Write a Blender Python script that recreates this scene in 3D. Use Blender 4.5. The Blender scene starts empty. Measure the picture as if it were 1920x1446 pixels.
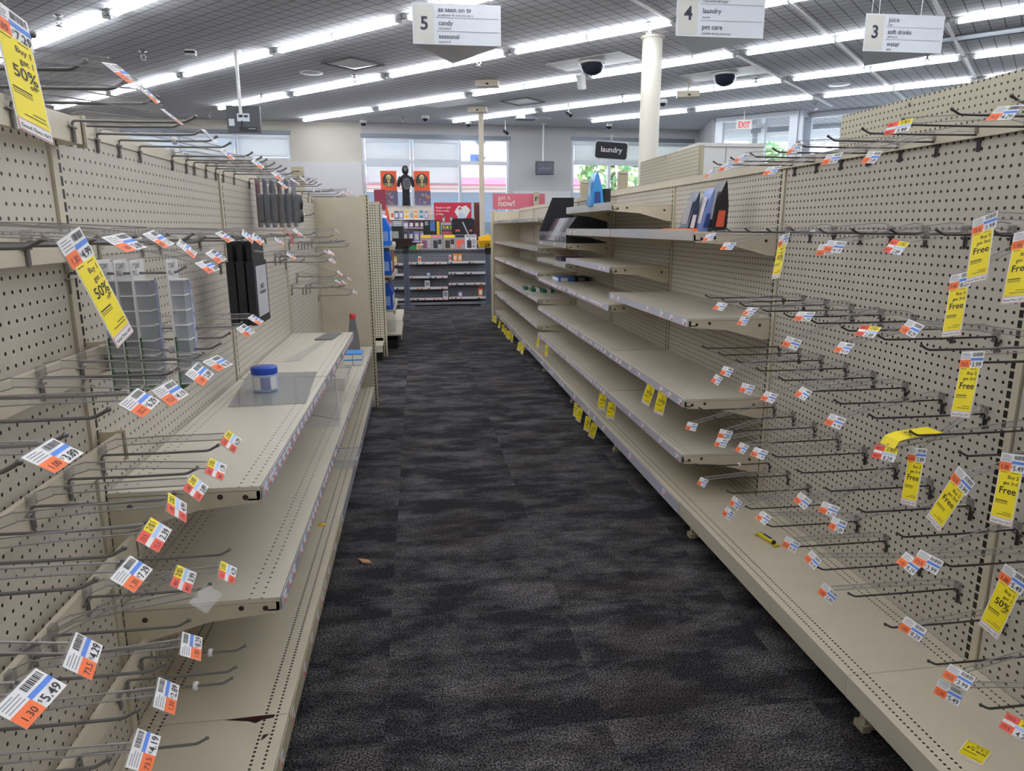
import bpy, math, random
from mathutils import Vector, Matrix
random.seed(7)
SC = bpy.context.scene
COL = SC.collection
V = Vector

# ------------------------------------------------------------------ camera
yaw, pitch, roll, CAMH = math.radians(7.644), math.radians(12.836), math.radians(-0.193), 1.341
Fw = V((math.sin(yaw)*math.cos(pitch), math.cos(yaw)*math.cos(pitch), -math.sin(pitch)))
Rt = V((math.cos(yaw), -math.sin(yaw), 0)); Up = Rt.cross(Fw)
Rt, Up = Rt*math.cos(roll)+Up*math.sin(roll), -Rt*math.sin(roll)+Up*math.cos(roll)
cd = bpy.data.cameras.new('camera'); cam = bpy.data.objects.new('camera', cd); COL.objects.link(cam)
cd.sensor_width = 36; cd.lens = 1301.78/1920*36; cd.clip_start = 0.02; cd.clip_end = 300
M = Matrix((Rt, Up, -Fw)).transposed().to_4x4(); M.translation = (0, 0, CAMH)
cam.matrix_world = M
SC.camera = cam

# ------------------------------------------------------------------ world and exposure
w = bpy.data.worlds.new('sky'); SC.world = w; w.use_nodes = True
bg = w.node_tree.nodes['Background']; bg.inputs[0].default_value = (0.80, 0.90, 1.0, 1); bg.inputs[1].default_value = 4.0
SC.view_settings.view_transform = 'Standard'; SC.view_settings.look = 'None'
SC.view_settings.gamma = 1.0; SC.view_settings.use_curve_mapping = False
SC.view_settings.exposure = 0.58
SC.cycles.max_bounces = 8; SC.cycles.diffuse_bounces = 6; SC.cycles.glossy_bounces = 3
SC.cycles.transparent_max_bounces = 24; SC.cycles.transmission_bounces = 4
SC.cycles.caustics_reflective = False; SC.cycles.caustics_refractive = False
SC.cycles.use_denoising = True
SC.cycles.sample_clamp_indirect = 6.0
TUBE_STRENGTH = 21.0

# ------------------------------------------------------------------ materials
def lin(c):
    return tuple(((x/255)/12.92 if x/255 <= 0.04045 else ((x/255+0.055)/1.055)**2.4) for x in c)
class NT:
    def __init__(s, name):
        s.m = bpy.data.materials.new(name); s.m.use_nodes = True
        s.t = s.m.node_tree; s.t.nodes.clear()
        s.out = s.t.nodes.new('ShaderNodeOutputMaterial')
        s.b = s.t.nodes.new('ShaderNodeBsdfPrincipled'); s.t.links.new(s.b.outputs[0], s.out.inputs[0])
    def n(s, typ, **kw):
        n = s.t.nodes.new('ShaderNode'+typ)
        for k, v in kw.items(): setattr(n, k, v)
        return n
    def l(s, a, b): s.t.links.new(a, b)
    def math(s, op, a, b=None, clamp=False):
        n = s.n('Math', operation=op); n.use_clamp = clamp
        for i, x in enumerate((a, b)):
            if x is None: continue
            if isinstance(x, (int, float)): n.inputs[i].default_value = x
            else: s.l(x, n.inputs[i])
        return n.outputs[0]
    def mix(s, f, a, b):
        n = s.n('Mix', data_type='RGBA')
        if isinstance(f, (int, float)): n.inputs[0].default_value = f
        else: s.l(f, n.inputs[0])
        for i, x in ((6, a), (7, b)):
            if isinstance(x, tuple): n.inputs[i].default_value = (*x[:3], 1)
            else: s.l(x, n.inputs[i])
        return n.outputs[2]
    def xyz(s):
        tc = s.n('TexCoord'); sp = s.n('SeparateXYZ'); s.l(tc.outputs['Object'], sp.inputs[0]); s.tc = tc
        return sp.outputs
    def noise(s, scale, detail=3, rough=0.6, vec=None):
        n = s.n('TexNoise'); n.inputs['Scale'].default_value = scale; n.inputs['Detail'].default_value = detail
        n.inputs['Roughness'].default_value = rough
        s.l(vec if vec is not None else s.tc.outputs['Object'], n.inputs['Vector'])
        return n.outputs[0]
def mat(name, rgb, rough=0.5, metal=0.0, emit=0.0, var=0.0, vscale=6.0, spec=0.5):
    t = NT(name); c = lin(rgb)
    t.b.inputs['Base Color'].default_value = (*c, 1); t.b.inputs['Roughness'].default_value = rough
    t.b.inputs['Metallic'].default_value = metal; t.b.inputs['Specular IOR Level'].default_value = spec
    if var:
        t.xyz(); nz = t.noise(vscale)
        f = t.math('MULTIPLY', t.math('SUBTRACT', nz, 0.35, True), 2.0, True)
        t.l(t.mix(f, tuple(x*(1-var) for x in c), tuple(min(1, x*(1+var*0.5)) for x in c)), t.b.inputs['Base Color'])
    if emit:
        t.b.inputs['Emission Color'].default_value = (*c, 1); t.b.inputs['Emission Strength'].default_value = emit
    return t.m
def clear(name, rgb, trans=0.75, rough=0.12):
    t = NT(name); t.b.inputs['Base Color'].default_value = (*lin(rgb), 1); t.b.inputs['Roughness'].default_value = rough
    tr = t.n('BsdfTransparent'); mx = t.n('MixShader'); mx.inputs[0].default_value = trans
    t.l(t.b.outputs[0], mx.inputs[1]); t.l(tr.outputs[0], mx.inputs[2]); t.l(mx.outputs[0], t.out.inputs[0])
    return t.m
BEIGE = (206, 196, 174)
def smudge(t, c, amt=0.10):
    nz = t.noise(3.0, 4); nz2 = t.noise(26.0, 3)
    f = t.math('MULTIPLY', t.math('ADD', t.math('SUBTRACT', nz, 0.40), t.math('MULTIPLY', t.math('SUBTRACT', nz2, 0.5), 0.35)), 2.2, True)
    return t.mix(f, c, tuple(x*(1-amt) for x in c))
def peg(name, rgb, axis, off_u=0.0, off_v=0.0, r=0.0034):
    """painted perforated hardboard: round holes on a one inch grid"""
    t = NT(name); o = t.xyz(); P = 0.0254; c = lin(rgb)
    def cell(x, off):
        f = t.math('FRACT', t.math('DIVIDE', t.math('SUBTRACT', x, off), P))
        return t.math('MULTIPLY', t.math('SUBTRACT', f, 0.5), P)
    u = cell(o[axis], off_u); v = cell(o[2], off_v)
    d = t.math('SQRT', t.math('ADD', t.math('MULTIPLY', u, u), t.math('MULTIPLY', v, v)))
    m = t.math('MULTIPLY', t.math('SUBTRACT', r, d), 2500.0, True)
    t.l(t.mix(m, smudge(t, c, 0.08), (0.012, 0.010, 0.009)), t.b.inputs['Base Color'])
    t.b.inputs['Roughness'].default_value = 0.45
    return t.m
def rows(name, rgb, xs, pitch, half, fr, dirt=0.10):
    """shelf steel with rows of punched slots at the given x, running along y"""
    t = NT(name); o = t.xyz(); c = lin(rgb)
    d = None
    for x in xs:
        a = t.math('ABSOLUTE', t.math('SUBTRACT', o[0], x))
        d = a if d is None else t.math('MINIMUM', d, a)
    f = t.math('ABSOLUTE', t.math('SUBTRACT', t.math('FRACT', t.math('DIVIDE', o[1], pitch)), 0.5))
    m = t.math('MULTIPLY', t.math('MULTIPLY', t.math('SUBTRACT', half, d), 2500.0, True), t.math('MULTIPLY', t.math('SUBTRACT', fr/2, f), 40.0, True))
    ge = t.n('NewGeometry'); sp = t.n('SeparateXYZ'); t.l(ge.outputs['Normal'], sp.inputs[0])
    m = t.math('MULTIPLY', m, t.math('GREATER_THAN', sp.outputs[2], 0.5))
    t.l(t.mix(m, smudge(t, c, dirt), (0.014, 0.012, 0.010)), t.b.inputs['Base Color'])
    t.b.inputs['Roughness'].default_value = 0.38
    return t.m
def slots(name, rgb, axis, ys, half=0.0032):
    """upright post with a line of slots, one inch apart"""
    t = NT(name); o = t.xyz(); c = lin(rgb); d = None
    for y in ys:
        a = t.math('ABSOLUTE', t.math('SUBTRACT', o[axis], y)); d = a if d is None else t.math('MINIMUM', d, a)
    f = t.math('ABSOLUTE', t.math('SUBTRACT', t.math('FRACT', t.math('DIVIDE', o[2], 0.0254)), 0.5))
    m = t.math('MULTIPLY', t.math('MULTIPLY', t.math('SUBTRACT', half, d), 2500.0, True), t.math('MULTIPLY', t.math('SUBTRACT', 0.39, f), 40.0, True))
    t.l(t.mix(m, c, (0.012, 0.010, 0.009)), t.b.inputs['Base Color']); t.b.inputs['Roughness'].default_value = 0.45
    return t.m

XL, XR, B = -0.71, 1.467, 1.2192
YR = [1.503+B*k for k in range(-1, 8)]      # right run uprights, index 0 is the nearest
YL = [1.555+B*k for k in range(-1, 4)]
XFR, XFL = 1.103, -0.352                    # front edge of the decks
ZD = 0.17
M_beige = mat('beige_painted_steel', BEIGE, 0.42, var=0.08)
M_beige2 = mat('tan_painted_steel', (188, 178, 150), 0.42, var=0.10)
M_pegR = peg('pegboard_aisle_wall', (192, 184, 170), 1, YR[1], 0.0, .0046)
M_pegX = peg('pegboard_end', (206, 198, 176), 0, 0.0)
M_pegO = peg('pegboard_taller', (203, 194, 168), 1, 0.01, 0.0, .0044)
M_deckR = rows('deck_steel', BEIGE, (XFR+.026, XFR+.054, XR-.034, XR-.06), 0.0132, 0.0032, 0.52)
M_deckL = rows('deck_steel_dusty', BEIGE, (XFL-.026, XFL-.054, XL+.034, XL+.06), 0.0132, 0.0032, 0.52)
M_shR = rows('shelf_steel', (204, 196, 178), (XFR+.022, XFR+.045, XR-.05, XR-.075), 0.0254, 0.0030, 0.26)
M_shL = rows('shelf_steel_pale', (208, 201, 184), (XFL-.04, XFL-.068, XL+.03, XL+.055), 0.0254, 0.0030, 0.26)
M_upR = slots('upright_slotted', (198, 189, 166), 1, [y+.010 for y in YR], .0068)
M_upL = slots('upright_slotted_pale', (200, 191, 170), 1, [y+.010 for y in YL], .0055)
M_dark = mat('dark_void', (24, 22, 20), 0.8)
M_black = mat('black_plastic', (22, 22, 24), 0.45)
M_blackc = mat('black_card', (26, 27, 33), 0.6)
M_wire = mat('dark_wire', (84, 80, 80), 0.38, 0.6)
M_wireg = mat('grey_wire', (122, 120, 118), 0.38, 0.4)
M_clear = clear('clear_plastic', (205, 203, 203), 0.88, 0.18)
M_edge = mat('clear_plastic_edge', (158, 154, 152), 0.3)
M_hub = clear('clear_hub', (150, 146, 146), 0.62, 0.25)
M_film = clear('clear_film', (225, 228, 232), 0.80, 0.06)
M_sheet = clear('acrylic_sheet', (170, 172, 178), 0.62, 0.08)
M_white = mat('white_card', (232, 230, 228), 0.6)
M_orange = mat('orange_print', (236, 112, 58), 0.6)
M_red = mat('red_print', (226, 84, 62), 0.6)
M_blue = mat('blue_print', (84, 130, 214), 0.6)
M_ink = mat('black_ink', (34, 34, 38), 0.6)
M_grey = mat('grey_ink', (150, 150, 155), 0.6)
M_yellow = mat('yellow_print', (238, 216, 22), 0.55)
M_pink = mat('pink_print', (222, 120, 130), 0.6)
M_chan = mat('price_channel_plastic', (196, 193, 204), 0.18)
M_lip = clear('clear_lip', (215, 214, 212), 0.40, 0.10)
M_whitem = mat('white_metal', (232, 232, 230), 0.4)
M_housing = mat('strip_light_housing', (196, 198, 202), 0.5)
M_column = mat('cream_column', (226, 222, 208), 0.5)
M_sign = mat('sign_white', (226, 230, 236), 0.5)
M_signb = mat('sign_beige', (214, 212, 204), 0.5)
M_signd = mat('sign_ink', (52, 54, 74), 0.6)
M_signg = mat('sign_rule', (150, 156, 168), 0.6)
M_chrome = mat('chrome', (190, 190, 190), 0.15, 1.0)
M_tube = mat('lit_tube', (247, 250, 255), 0.5, emit=TUBE_STRENGTH)
M_alu = mat('aluminium_frame', (186, 192, 200), 0.35, 0.3)
M_steelblue = mat('frame_dark_grey', (120, 126, 136), 0.4, 0.3)  # darker grey metal for the window head trim
M_counter = mat('charcoal_slatwall', (122, 124, 132), 0.55, var=0.12)
M_counterd = mat('charcoal_dark', (84, 86, 94), 0.55)
M_brown = mat('dark_brown', (58, 46, 42), 0.5)
M_goldbox = mat('basket_yellow', (238, 190, 30), 0.5)

# ------------------------------------------------------------------ mesh builder
class MB:
    def __init__(s): s.v = []; s.f = []; s.m = []; s.s = []
    def add(s, vs, fs, mi=0, smooth=False):
        b = len(s.v); s.v += [tuple(v) for v in vs]
        for f in fs: s.f.append(tuple(i+b for i in f)); s.m.append(mi); s.s.append(smooth)
        return s
    def box(s, x0, x1, y0, y1, z0, z1, mi=0):
        x0, x1 = min(x0, x1), max(x0, x1); y0, y1 = min(y0, y1), max(y0, y1)
        return s.add([(x0,y0,z0),(x1,y0,z0),(x1,y1,z0),(x0,y1,z0),(x0,y0,z1),(x1,y0,z1),(x1,y1,z1),(x0,y1,z1)],
                     [(3,2,1,0),(4,5,6,7),(0,1,5,4),(1,2,6,5),(2,3,7,6),(3,0,4,7)], mi)
    def obox(s, c, a, b, d, mi=0):
        c, a, b, d = V(c), V(a), V(b), V(d)
        if a.cross(b).dot(d) < 0: a = -a
        return s.add([c-a-b-d, c+a-b-d, c+a+b-d, c-a+b-d, c-a-b+d, c+a-b+d, c+a+b+d, c-a+b+d],
                     [(3,2,1,0),(4,5,6,7),(0,1,5,4),(1,2,6,5),(2,3,7,6),(3,0,4,7)], mi)
    def tube(s, pts, r, n=8, mi=0, caps=True):
        pts = [V(p) for p in pts]; rs = r if isinstance(r, (list, tuple)) else [r]*len(pts)
        t0 = (pts[1]-pts[0]).normalized(); up = V((0, 0, 1)) if abs(t0.z) < 0.9 else V((0, 1, 0))
        nx = t0.cross(up).normalized(); vs = []; fs = []
        for i, p in enumerate(pts):
            t = ((pts[min(i+1, len(pts)-1)]-pts[max(i-1, 0)])).normalized()
            nx = (nx-t*nx.dot(t)).normalized(); ny = t.cross(nx)
            for k in range(n):
                a = 2*math.pi*k/n; vs.append(p+(nx*math.cos(a)+ny*math.sin(a))*rs[i])
        for i in range(len(pts)-1):
            for k in range(n):
                a, b = i*n+k, i*n+(k+1) % n; fs.append((a, b, b+n, a+n))
        s.add(vs, fs, mi, True)
        if caps:
            e = (len(pts)-1)*n; s.add(vs[:n], [tuple(range(n))[::-1]], mi); s.add(vs[e:], [tuple(range(n))], mi)
        return s
    def lathe(s, c, prof, n=20, mi=0, ax=None):
        """prof: list of (r, z)"""
        c = V(c); vs = []; fs = []
        for r, z in prof:
            for k in range(n):
                a = 2*math.pi*k/n; vs.append(c+V((r*math.cos(a), r*math.sin(a), z)))
        for i in range(len(prof)-1):
            for k in range(n):
                a, b = i*n+k, i*n+(k+1) % n; fs.append((a, b, b+n, a+n))
        s.add(vs, fs, mi, True)
        if prof[0][0] > 1e-5: s.add(vs[:n], [tuple(range(n))[::-1]], mi)
        if prof[-1][0] > 1e-5: s.add(vs[-n:], [tuple(range(n))], mi)
        return s
    def prism(s, poly, o, u, v, w, mi=0):
        o, u, v, w = V(o), V(u), V(v), V(w); n = len(poly)
        a = [o+u*x+v*y for x, y in poly]; b = [p+w for p in a]
        s.add(a+b, [tuple(range(n))[::-1], tuple(range(n, 2*n))]+[(i, (i+1) % n, (i+1) % n+n, i+n) for i in range(n)], mi)
        return s
    def plate(s, o, u, v, x0, x1, y0, y1, h=0.0004, mi=0):
        """thin raised print on a card face: o origin, u right, v down, raised along u x v flipped"""
        o, u, v = V(o), V(u), V(v); n = v.cross(u).normalized()
        a = [o+u*x0+v*y0, o+u*x1+v*y0, o+u*x1+v*y1, o+u*x0+v*y1]
        s.add([p+n*h for p in a], [(3, 2, 1, 0)], mi); return s
    def text(s, txt, o, u, v, size, mi=0, h=0.0006, align='l', stretch=1.0, bold=0.0):
        """lettering: o is the baseline start, u right, v down"""
        vs, fs, wd = glyphs(txt, bold); o, u, v = V(o), V(u), V(v); n = v.cross(u).normalized()
        sh = {'l': 0, 'c': -wd/2, 'r': -wd}[align]
        s.add([o+u*((x+sh)*size*stretch)-v*(y*size)+n*h for x, y in vs], fs, mi); return s
    def ball(s, c, r, mi=0, n=10, sz=1.0):
        return s.lathe(c, [(max(1e-6, r*math.sin(math.pi*i/6)), -r*sz*math.cos(math.pi*i/6)) for i in range(7)], n, mi)
    def data(s, name, mats):
        me = bpy.data.meshes.new(name); me.from_pydata(s.v, [], s.f)
        for m in (mats if isinstance(mats, (list, tuple)) else [mats]): me.materials.append(m)
        me.polygons.foreach_set('material_index', s.m); me.polygons.foreach_set('use_smooth', s.s)
        me.update(); return me
    def build(s, name, mats, parent=None, local=False):
        o = bpy.data.objects.new(name, s.data(name, mats)); COL.objects.link(o)
        if parent is not None:
            o.parent = parent
            if not local:
                q = parent; mw = Matrix()
                while q is not None: mw = q.matrix_basis @ mw if q.parent is None else (q.matrix_parent_inverse @ q.matrix_basis) @ mw; q = q.parent
                o.matrix_parent_inverse = mw.inverted()
        return o
_G = {}
def glyphs(txt, bold=0.0):
    if (txt, bold) not in _G:
        c = bpy.data.curves.new('lettering', 'FONT'); c.body = txt; c.size = 1.0; c.resolution_u = 3; c.fill_mode = 'FRONT'; c.offset = bold
        o = bpy.data.objects.new('lettering', c); COL.objects.link(o)
        dg = bpy.context.evaluated_depsgraph_get(); me = bpy.data.meshes.new_from_object(o.evaluated_get(dg))
        vs = [(v.co.x, v.co.y) for v in me.vertices]; fs = [tuple(p.vertices) for p in me.polygons]
        wd = max([x for x, _ in vs], default=0)
        bpy.data.objects.remove(o); bpy.data.curves.remove(c); bpy.data.meshes.remove(me)
        _G[(txt, bold)] = (vs, fs, wd)
    return _G[(txt, bold)]
def tag(o, label, cat, group=None, kind=None):
    if label: o['label'] = label
    if cat: o['category'] = cat
    if group: o['group'] = group
    if kind: o['kind'] = kind
    return o
def thing(name, label, cat, loc=(0, 0, 0), rz=0.0, group=None):
    o = bpy.data.objects.new(name, None); COL.objects.link(o); o.empty_display_size = 0.05
    o.location = loc; o.rotation_euler = (0, 0, rz); return tag(o, label, cat, group)
def struct(o): o['kind'] = 'structure'; return o
def dup(root, loc, rz=None, label=None, group=None):
    r = root.copy(); COL.objects.link(r); r.location = loc
    if rz is not None: r.rotation_euler = (0, 0, rz)
    if label: r['label'] = label
    if group: r['group'] = group
    for ch in list(root.children):
        c = ch.copy(); COL.objects.link(c); c.parent = r
        for g in list(ch.children):
            d = g.copy(); COL.objects.link(d); d.parent = c
    return r
ORD = ['first', 'second', 'third', 'fourth', 'fifth', 'sixth', 'seventh', 'eighth', 'ninth', 'tenth', 'eleventh', 'twelfth', 'thirteenth', 'fourteenth',
       'fifteenth', 'sixteenth', 'seventeenth', 'eighteenth', 'nineteenth', 'twentieth', 'twenty first', 'twenty second', 'twenty third', 'twenty fourth']

# ------------------------------------------------------------------ room shell
H = 3.62
def carpet():
    t = NT('carpet_tile_charcoal'); o = t.xyz(); S = 0.61
    cx = t.math('FLOOR', t.math('DIVIDE', t.math('ADD', o[0], 0.13), S)); cy = t.math('FLOOR', t.math('DIVIDE', t.math('ADD', o[1], 0.2), S))
    cb = t.n('CombineXYZ'); t.l(cx, cb.inputs[0]); t.l(cy, cb.inputs[1])
    wn = t.n('TexWhiteNoise'); wn.noise_dimensions = '2D'; t.l(cb.outputs[0], wn.inputs['Vector'])
    sc = t.n('VectorMath', operation='SCALE'); sc.inputs[3].default_value = 30.0; t.l(wn.outputs['Color'], sc.inputs[0])
    st = t.n('VectorMath', operation='MULTIPLY'); st.inputs[1].default_value = (2.6, 5.5, 1.0); t.l(t.tc.outputs['Object'], st.inputs[0])
    ad = t.n('VectorMath', operation='ADD'); t.l(st.outputs[0], ad.inputs[0]); t.l(sc.outputs[0], ad.inputs[1])
    patch = t.noise(1.25, 8, 0.70, ad.outputs[0]); tint = t.noise(1.0, 2, 0.5, ad.outputs[0])
    streak = t.n('VectorMath', operation='MULTIPLY'); streak.inputs[1].default_value = (26.0, 90.0, 1.0); t.l(t.tc.outputs['Object'], streak.inputs[0])
    yarn2 = t.noise(1.0, 2, 0.6, streak.outputs[0]); yarn = t.noise(190.0, 1, 0.5)
    f = t.math('MULTIPLY', t.math('SUBTRACT', patch, 0.43), 3.6, True)
    f = t.math('MULTIPLY', f, t.math('ADD', t.math('MULTIPLY', yarn2, 0.9), 0.35), True)
    c = t.mix(f, lin((41, 40, 42)), lin((108, 104, 104)))
    g = t.math('MULTIPLY', t.math('MULTIPLY', t.math('SUBTRACT', tint, 0.52), 5.0, True), 0.45)
    c = t.mix(g, c, lin((62, 51, 47)))
    y = t.math('ADD', t.math('MULTIPLY', t.math('SUBTRACT', yarn, 0.36, True), 6.0), 0.12)
    mu = t.n('Mix', data_type='RGBA', blend_type='MULTIPLY'); mu.inputs[0].default_value = 1.0; t.l(c, mu.inputs[6]); t.l(y, mu.inputs[7])
    t.l(mu.outputs[2], t.b.inputs['Base Color']); t.b.inputs['Roughness'].default_value = 0.95; t.b.inputs['Specular IOR Level'].default_value = 0.1
    bp = t.n('Bump'); bp.inputs['Strength'].default_value = 0.5; bp.inputs['Distance'].default_value = 0.004; t.l(yarn, bp.inputs['Height']); t.l(bp.outputs[0], t.b.inputs['Normal'])
    return t.m
def ceiling_mat():
    t = NT('scored_ceiling_tile'); o = t.xyz(); q = 1/math.sqrt(2)
    u = t.math('MULTIPLY', t.math('ADD', o[0], o[1]), q); v = t.math('MULTIPLY', t.math('SUBTRACT', o[0], o[1]), q)
    def line(x, P, w, off=0.0):
        f = t.math('ABSOLUTE', t.math('SUBTRACT', t.math('FRACT', t.math('DIVIDE', t.math('ADD', x, off), P)), 0.5))
        return t.math('MULTIPLY', t.math('SUBTRACT', f, 0.5-w/P/2), P*160, True)
    C = 0.1524
    g = t.math('MAXIMUM', line(u, C, 0.016), line(v, C, 0.016))
    nz = t.noise(40.0, 3)
    c = t.mix(t.math('MULTIPLY', nz, 0.5), lin((226, 226, 232)), lin((206, 206, 212)))
    t.l(t.mix(g, c, lin((96, 96, 102))), t.b.inputs['Base Color']); t.b.inputs['Roughness'].default_value = 0.9
    return t.m
struct(MB().box(-9, 13.5, -4, 19, -0.1, 0).build('floor', carpet()))
struct(MB().box(-9, 13.5, -4, 19, H, H+0.1).build('ceiling', ceiling_mat()))
M_wall = mat('painted_wall', (206, 202, 190), 0.7); M_wallc = mat('painted_wall_cool', (188, 188, 190), 0.7)
M_wpanel = mat('wall_board_pale', (214, 212, 214), 0.6)
TH = math.atan(0.051); WU, WN = V((math.cos(TH), math.sin(TH), 0)), V((-math.sin(TH), math.cos(TH), 0)); WO = V((0, 16.75, 0))
def wbox(mb, u0, u1, d0, d1, z0, z1, mi=0):
    c = WO+WU*((u0+u1)/2)+WN*((d0+d1)/2)+V((0, 0, (z0+z1)/2))
    return mb.obox(c, WU*((u1-u0)/2), WN*((d1-d0)/2), V((0, 0, (z1-z0)/2)), mi)
W1, W2, W0 = (-1.14, 2.22, 1.0, 3.35), (3.73, 6.78, 1.0, 3.37), (-6.1, -2.70, 2.81, 3.37)
mb = MB()
for a, b, z0, z1 in ((-9, W0[0], 0, H), (W0[0], W0[1], 0, W0[2]), (W0[0], W0[1], W0[3], H), (W0[1], W1[0], 0, H)): wbox(mb, a, b, 0, .2, z0, z1, 0)
for a, b, z0, z1 in ((W1[0], W1[1], 0, W1[2]), (W1[0], W1[1], W1[3], H), (W1[1], W2[0], 0, H), (W2[0], W2[1], 0, W2[2]), (W2[0], W2[1], W2[3], H), (W2[1], 6.98, 0, H)): wbox(mb, a, b, 0, .2, z0, z1, 1)
struct(mb.build('wall_back', [M_wall, M_wallc]))
struct(wbox(MB(), -3.21, -1.16, -.03, -.002, 0, 2.78).build('trim_1', M_wpanel))
struct(wbox(MB(), 2.3, 3.70, -.03, -.002, 0, 2.18).build('trim_2', M_wpanel))
struct(MB().box(-9.2, -9, -4, 19, 0, H).build('wall_left', M_wall))
struct(MB().box(13.5, 13.7, -4, 9.2, 0, H).build('wall_right', M_wallc))
struct(MB().box(-9, 13.5, -4.2, -4, 0, H).build('wall_front', M_wall))
M_glass = clear('window_glass', (235, 245, 250), 0.93, 0.02)
def shade_mat():
    t = NT('roller_shade'); t.b.inputs['Base Color'].default_value = (*lin((232, 234, 236)), 1); t.b.inputs['Roughness'].default_value = 0.8
    tl = t.n('BsdfTranslucent'); tl.inputs[0].default_value = (0.85, 0.88, 0.9, 1); tr = t.n('BsdfTransparent')
    a = t.n('MixShader'); a.inputs[0].default_value = 0.5; t.l(t.b.outputs[0], a.inputs[1]); t.l(tl.outputs[0], a.inputs[2])
    b = t.n('MixShader'); b.inputs[0].default_value = 0.22; t.l(a.outputs[0], b.inputs[1]); t.l(tr.outputs[0], b.inputs[2]); t.l(b.outputs[0], t.out.inputs[0])
    return t.m
M_shade = shade_mat()
def window(name, W, mull, trans, shades):
    u0, u1, z0, z1 = W; f = MB(); e = .05
    wbox(f, u0, u1, .02, .16, z1-e, z1); wbox(f, u0, u1, .02, .16, z0, z0+e)
    for u in [u0+e/2]+mull+[u1-e/2]: wbox(f, u-.03, u+.03, .02, .16, z0+e, z1-e)
    if trans: wbox(f, u0+e, u1-e, .03, .15, trans-.045, trans+.035)
    wbox(f, u0-.03, u1+.03, -.03, .02, z1-.03, z1+.05, 1)
    r = f.build(name, [M_alu, M_steelblue]); struct(r)
    wbox(MB(), u0+e, u1-e, .10, .108, z0+e, z1-e).build('glass', M_glass, r)
    for a, b, c, d in shades:
        s = MB(); wbox(s, a, b, .045, .049, c, d); wbox(s, a, b, .035, .06, c-.03, c, 1); wbox(s, a, b, .025, .075, d, d+.06, 1)
        s.build('roller_shade', [M_shade, M_alu], r)
window('window_1', W1, [-.04, 1.06], 2.81, [(-1.07, -.08, 2.87, 3.23), (0, 1.02, 2.87, 3.23), (-1.07, -.08, 2.35, 2.71), (0, 1.02, 2.35, 2.71)])
window('window_2', W2, [4.68, 5.73], 2.84, [(3.8, 4.64, 2.90, 3.25), (4.72, 5.69, 2.90, 3.25), (5.77, 6.7, 2.05, 3.25)])
window('window_3', W0, [-4.97, -3.83], None, [(-6.04, -5.01, 2.90, 3.25), (-4.93, -3.87, 2.90, 3.25), (-3.79, -2.76, 2.90, 3.25)])

# entrance vestibule of glass and aluminium, set at 45 degrees
P0, P1, P2, P3 = V((6.52, 15.15, 0)), V((7.75, 13.96, 0)), V((8.12, 14.34, 0)), V((10.9, 11.7, 0))
struct(MB().obox((6.72, 16.15, H/2), (.23, .97, 0), (.04, -.01, 0), (0, 0, H/2-.001)).build('wall_vestibule', M_wallc))
struct(MB().obox((12.2, 10.4, H/2), (1.3, -1.3, 0), (.04, .04, 0), (0, 0, H/2-.001)).build('wall_corner', M_wallc))
def glazed(name, a, b, muls, lit=False):
    d = (b-a); L = d.length; d.normalize(); n = V((-d.y, d.x, 0)); f = MB()
    def bx(x0, x1, z0, z1, dep=.06): f.obox(a+d*((x0+x1)/2)+V((0, 0, (z0+z1)/2)), d*((x1-x0)/2), n*dep, V((0, 0, (z1-z0)/2)))
    bx(0, L, H-.10, H-.002); bx(0, L, 0, .12); bx(0, L, 2.30, 2.40)
    for m, wd in muls: bx(m-wd/2, m+wd/2, .12, H-.10, .07)
    r = struct(f.build(name, M_alu))
    MB().obox((a+b)/2+V((0, 0, H/2)), d*(L/2-.05), n*.004, V((0, 0, H/2-.11))).build('glass', M_glass, r)
glazed('window_4', P0, P1, [(.08, .16), (1.02, .08), (1.62, .16)])
glazed('window_5', P1, P2, [(.05, .10), (.47, .10)])
glazed('window_6', P2, P3, [(.06, .12), (1.25, .12), (2.5, .09), (3.7, .12)])
Q0, Q1 = P0+V((1.55, 1.55, 0)), P3+V((1.75, 1.75, 0))
glazed('door_1', Q0, Q1, [(.1, .12), (1.1, .10), (2.0, .10), (2.9, .10), (3.9, .12), (4.9, .1)])

# outside: pavement, the building over the road, trees
M_side = mat('road_pale', (190, 190, 192), 0.9); M_siding = mat('cream_siding', (238, 232, 218), 0.8)
struct(MB().box(-30, 60, 19.05, 60, -.12, -.02).build('trim_3', M_side))
bld = thing('building', 'pale clapboard house across the street, seen through the front windows', 'building', (0, 33, 0))
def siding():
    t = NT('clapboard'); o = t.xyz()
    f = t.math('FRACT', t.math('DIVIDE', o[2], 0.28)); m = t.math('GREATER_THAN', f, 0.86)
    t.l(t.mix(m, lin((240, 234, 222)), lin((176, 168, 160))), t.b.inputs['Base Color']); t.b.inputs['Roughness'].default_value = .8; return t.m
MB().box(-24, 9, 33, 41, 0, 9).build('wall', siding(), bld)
for x in (-15, -12.6, -10.2, -7.8, -3.4, -.6, 2.4, 5.2):
    m = MB(); m.box(x-.75, x+.75, 32.9, 33, 4.6, 6.6, 1); m.box(x-.6, x+.6, 32.86, 32.9, 4.75, 6.45, 0); m.build('window', [mat('pane_blue', (150, 188, 222), .2), M_white], bld)
MB().box(-3, 8.5, 32.2, 33, 3.22, 3.52).build('fascia', mat('pink_fascia', (232, 110, 140), .6), bld)
MB().box(-3, 8.5, 32.7, 33.0, .4, 2.9).build('shopfront', mat('shop_glass_dark', (88, 98, 112), .2), bld)
car = thing('car', 'dark parked car outside the window behind the checkout', 'car', (2.4, 24.5, 0))
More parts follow.
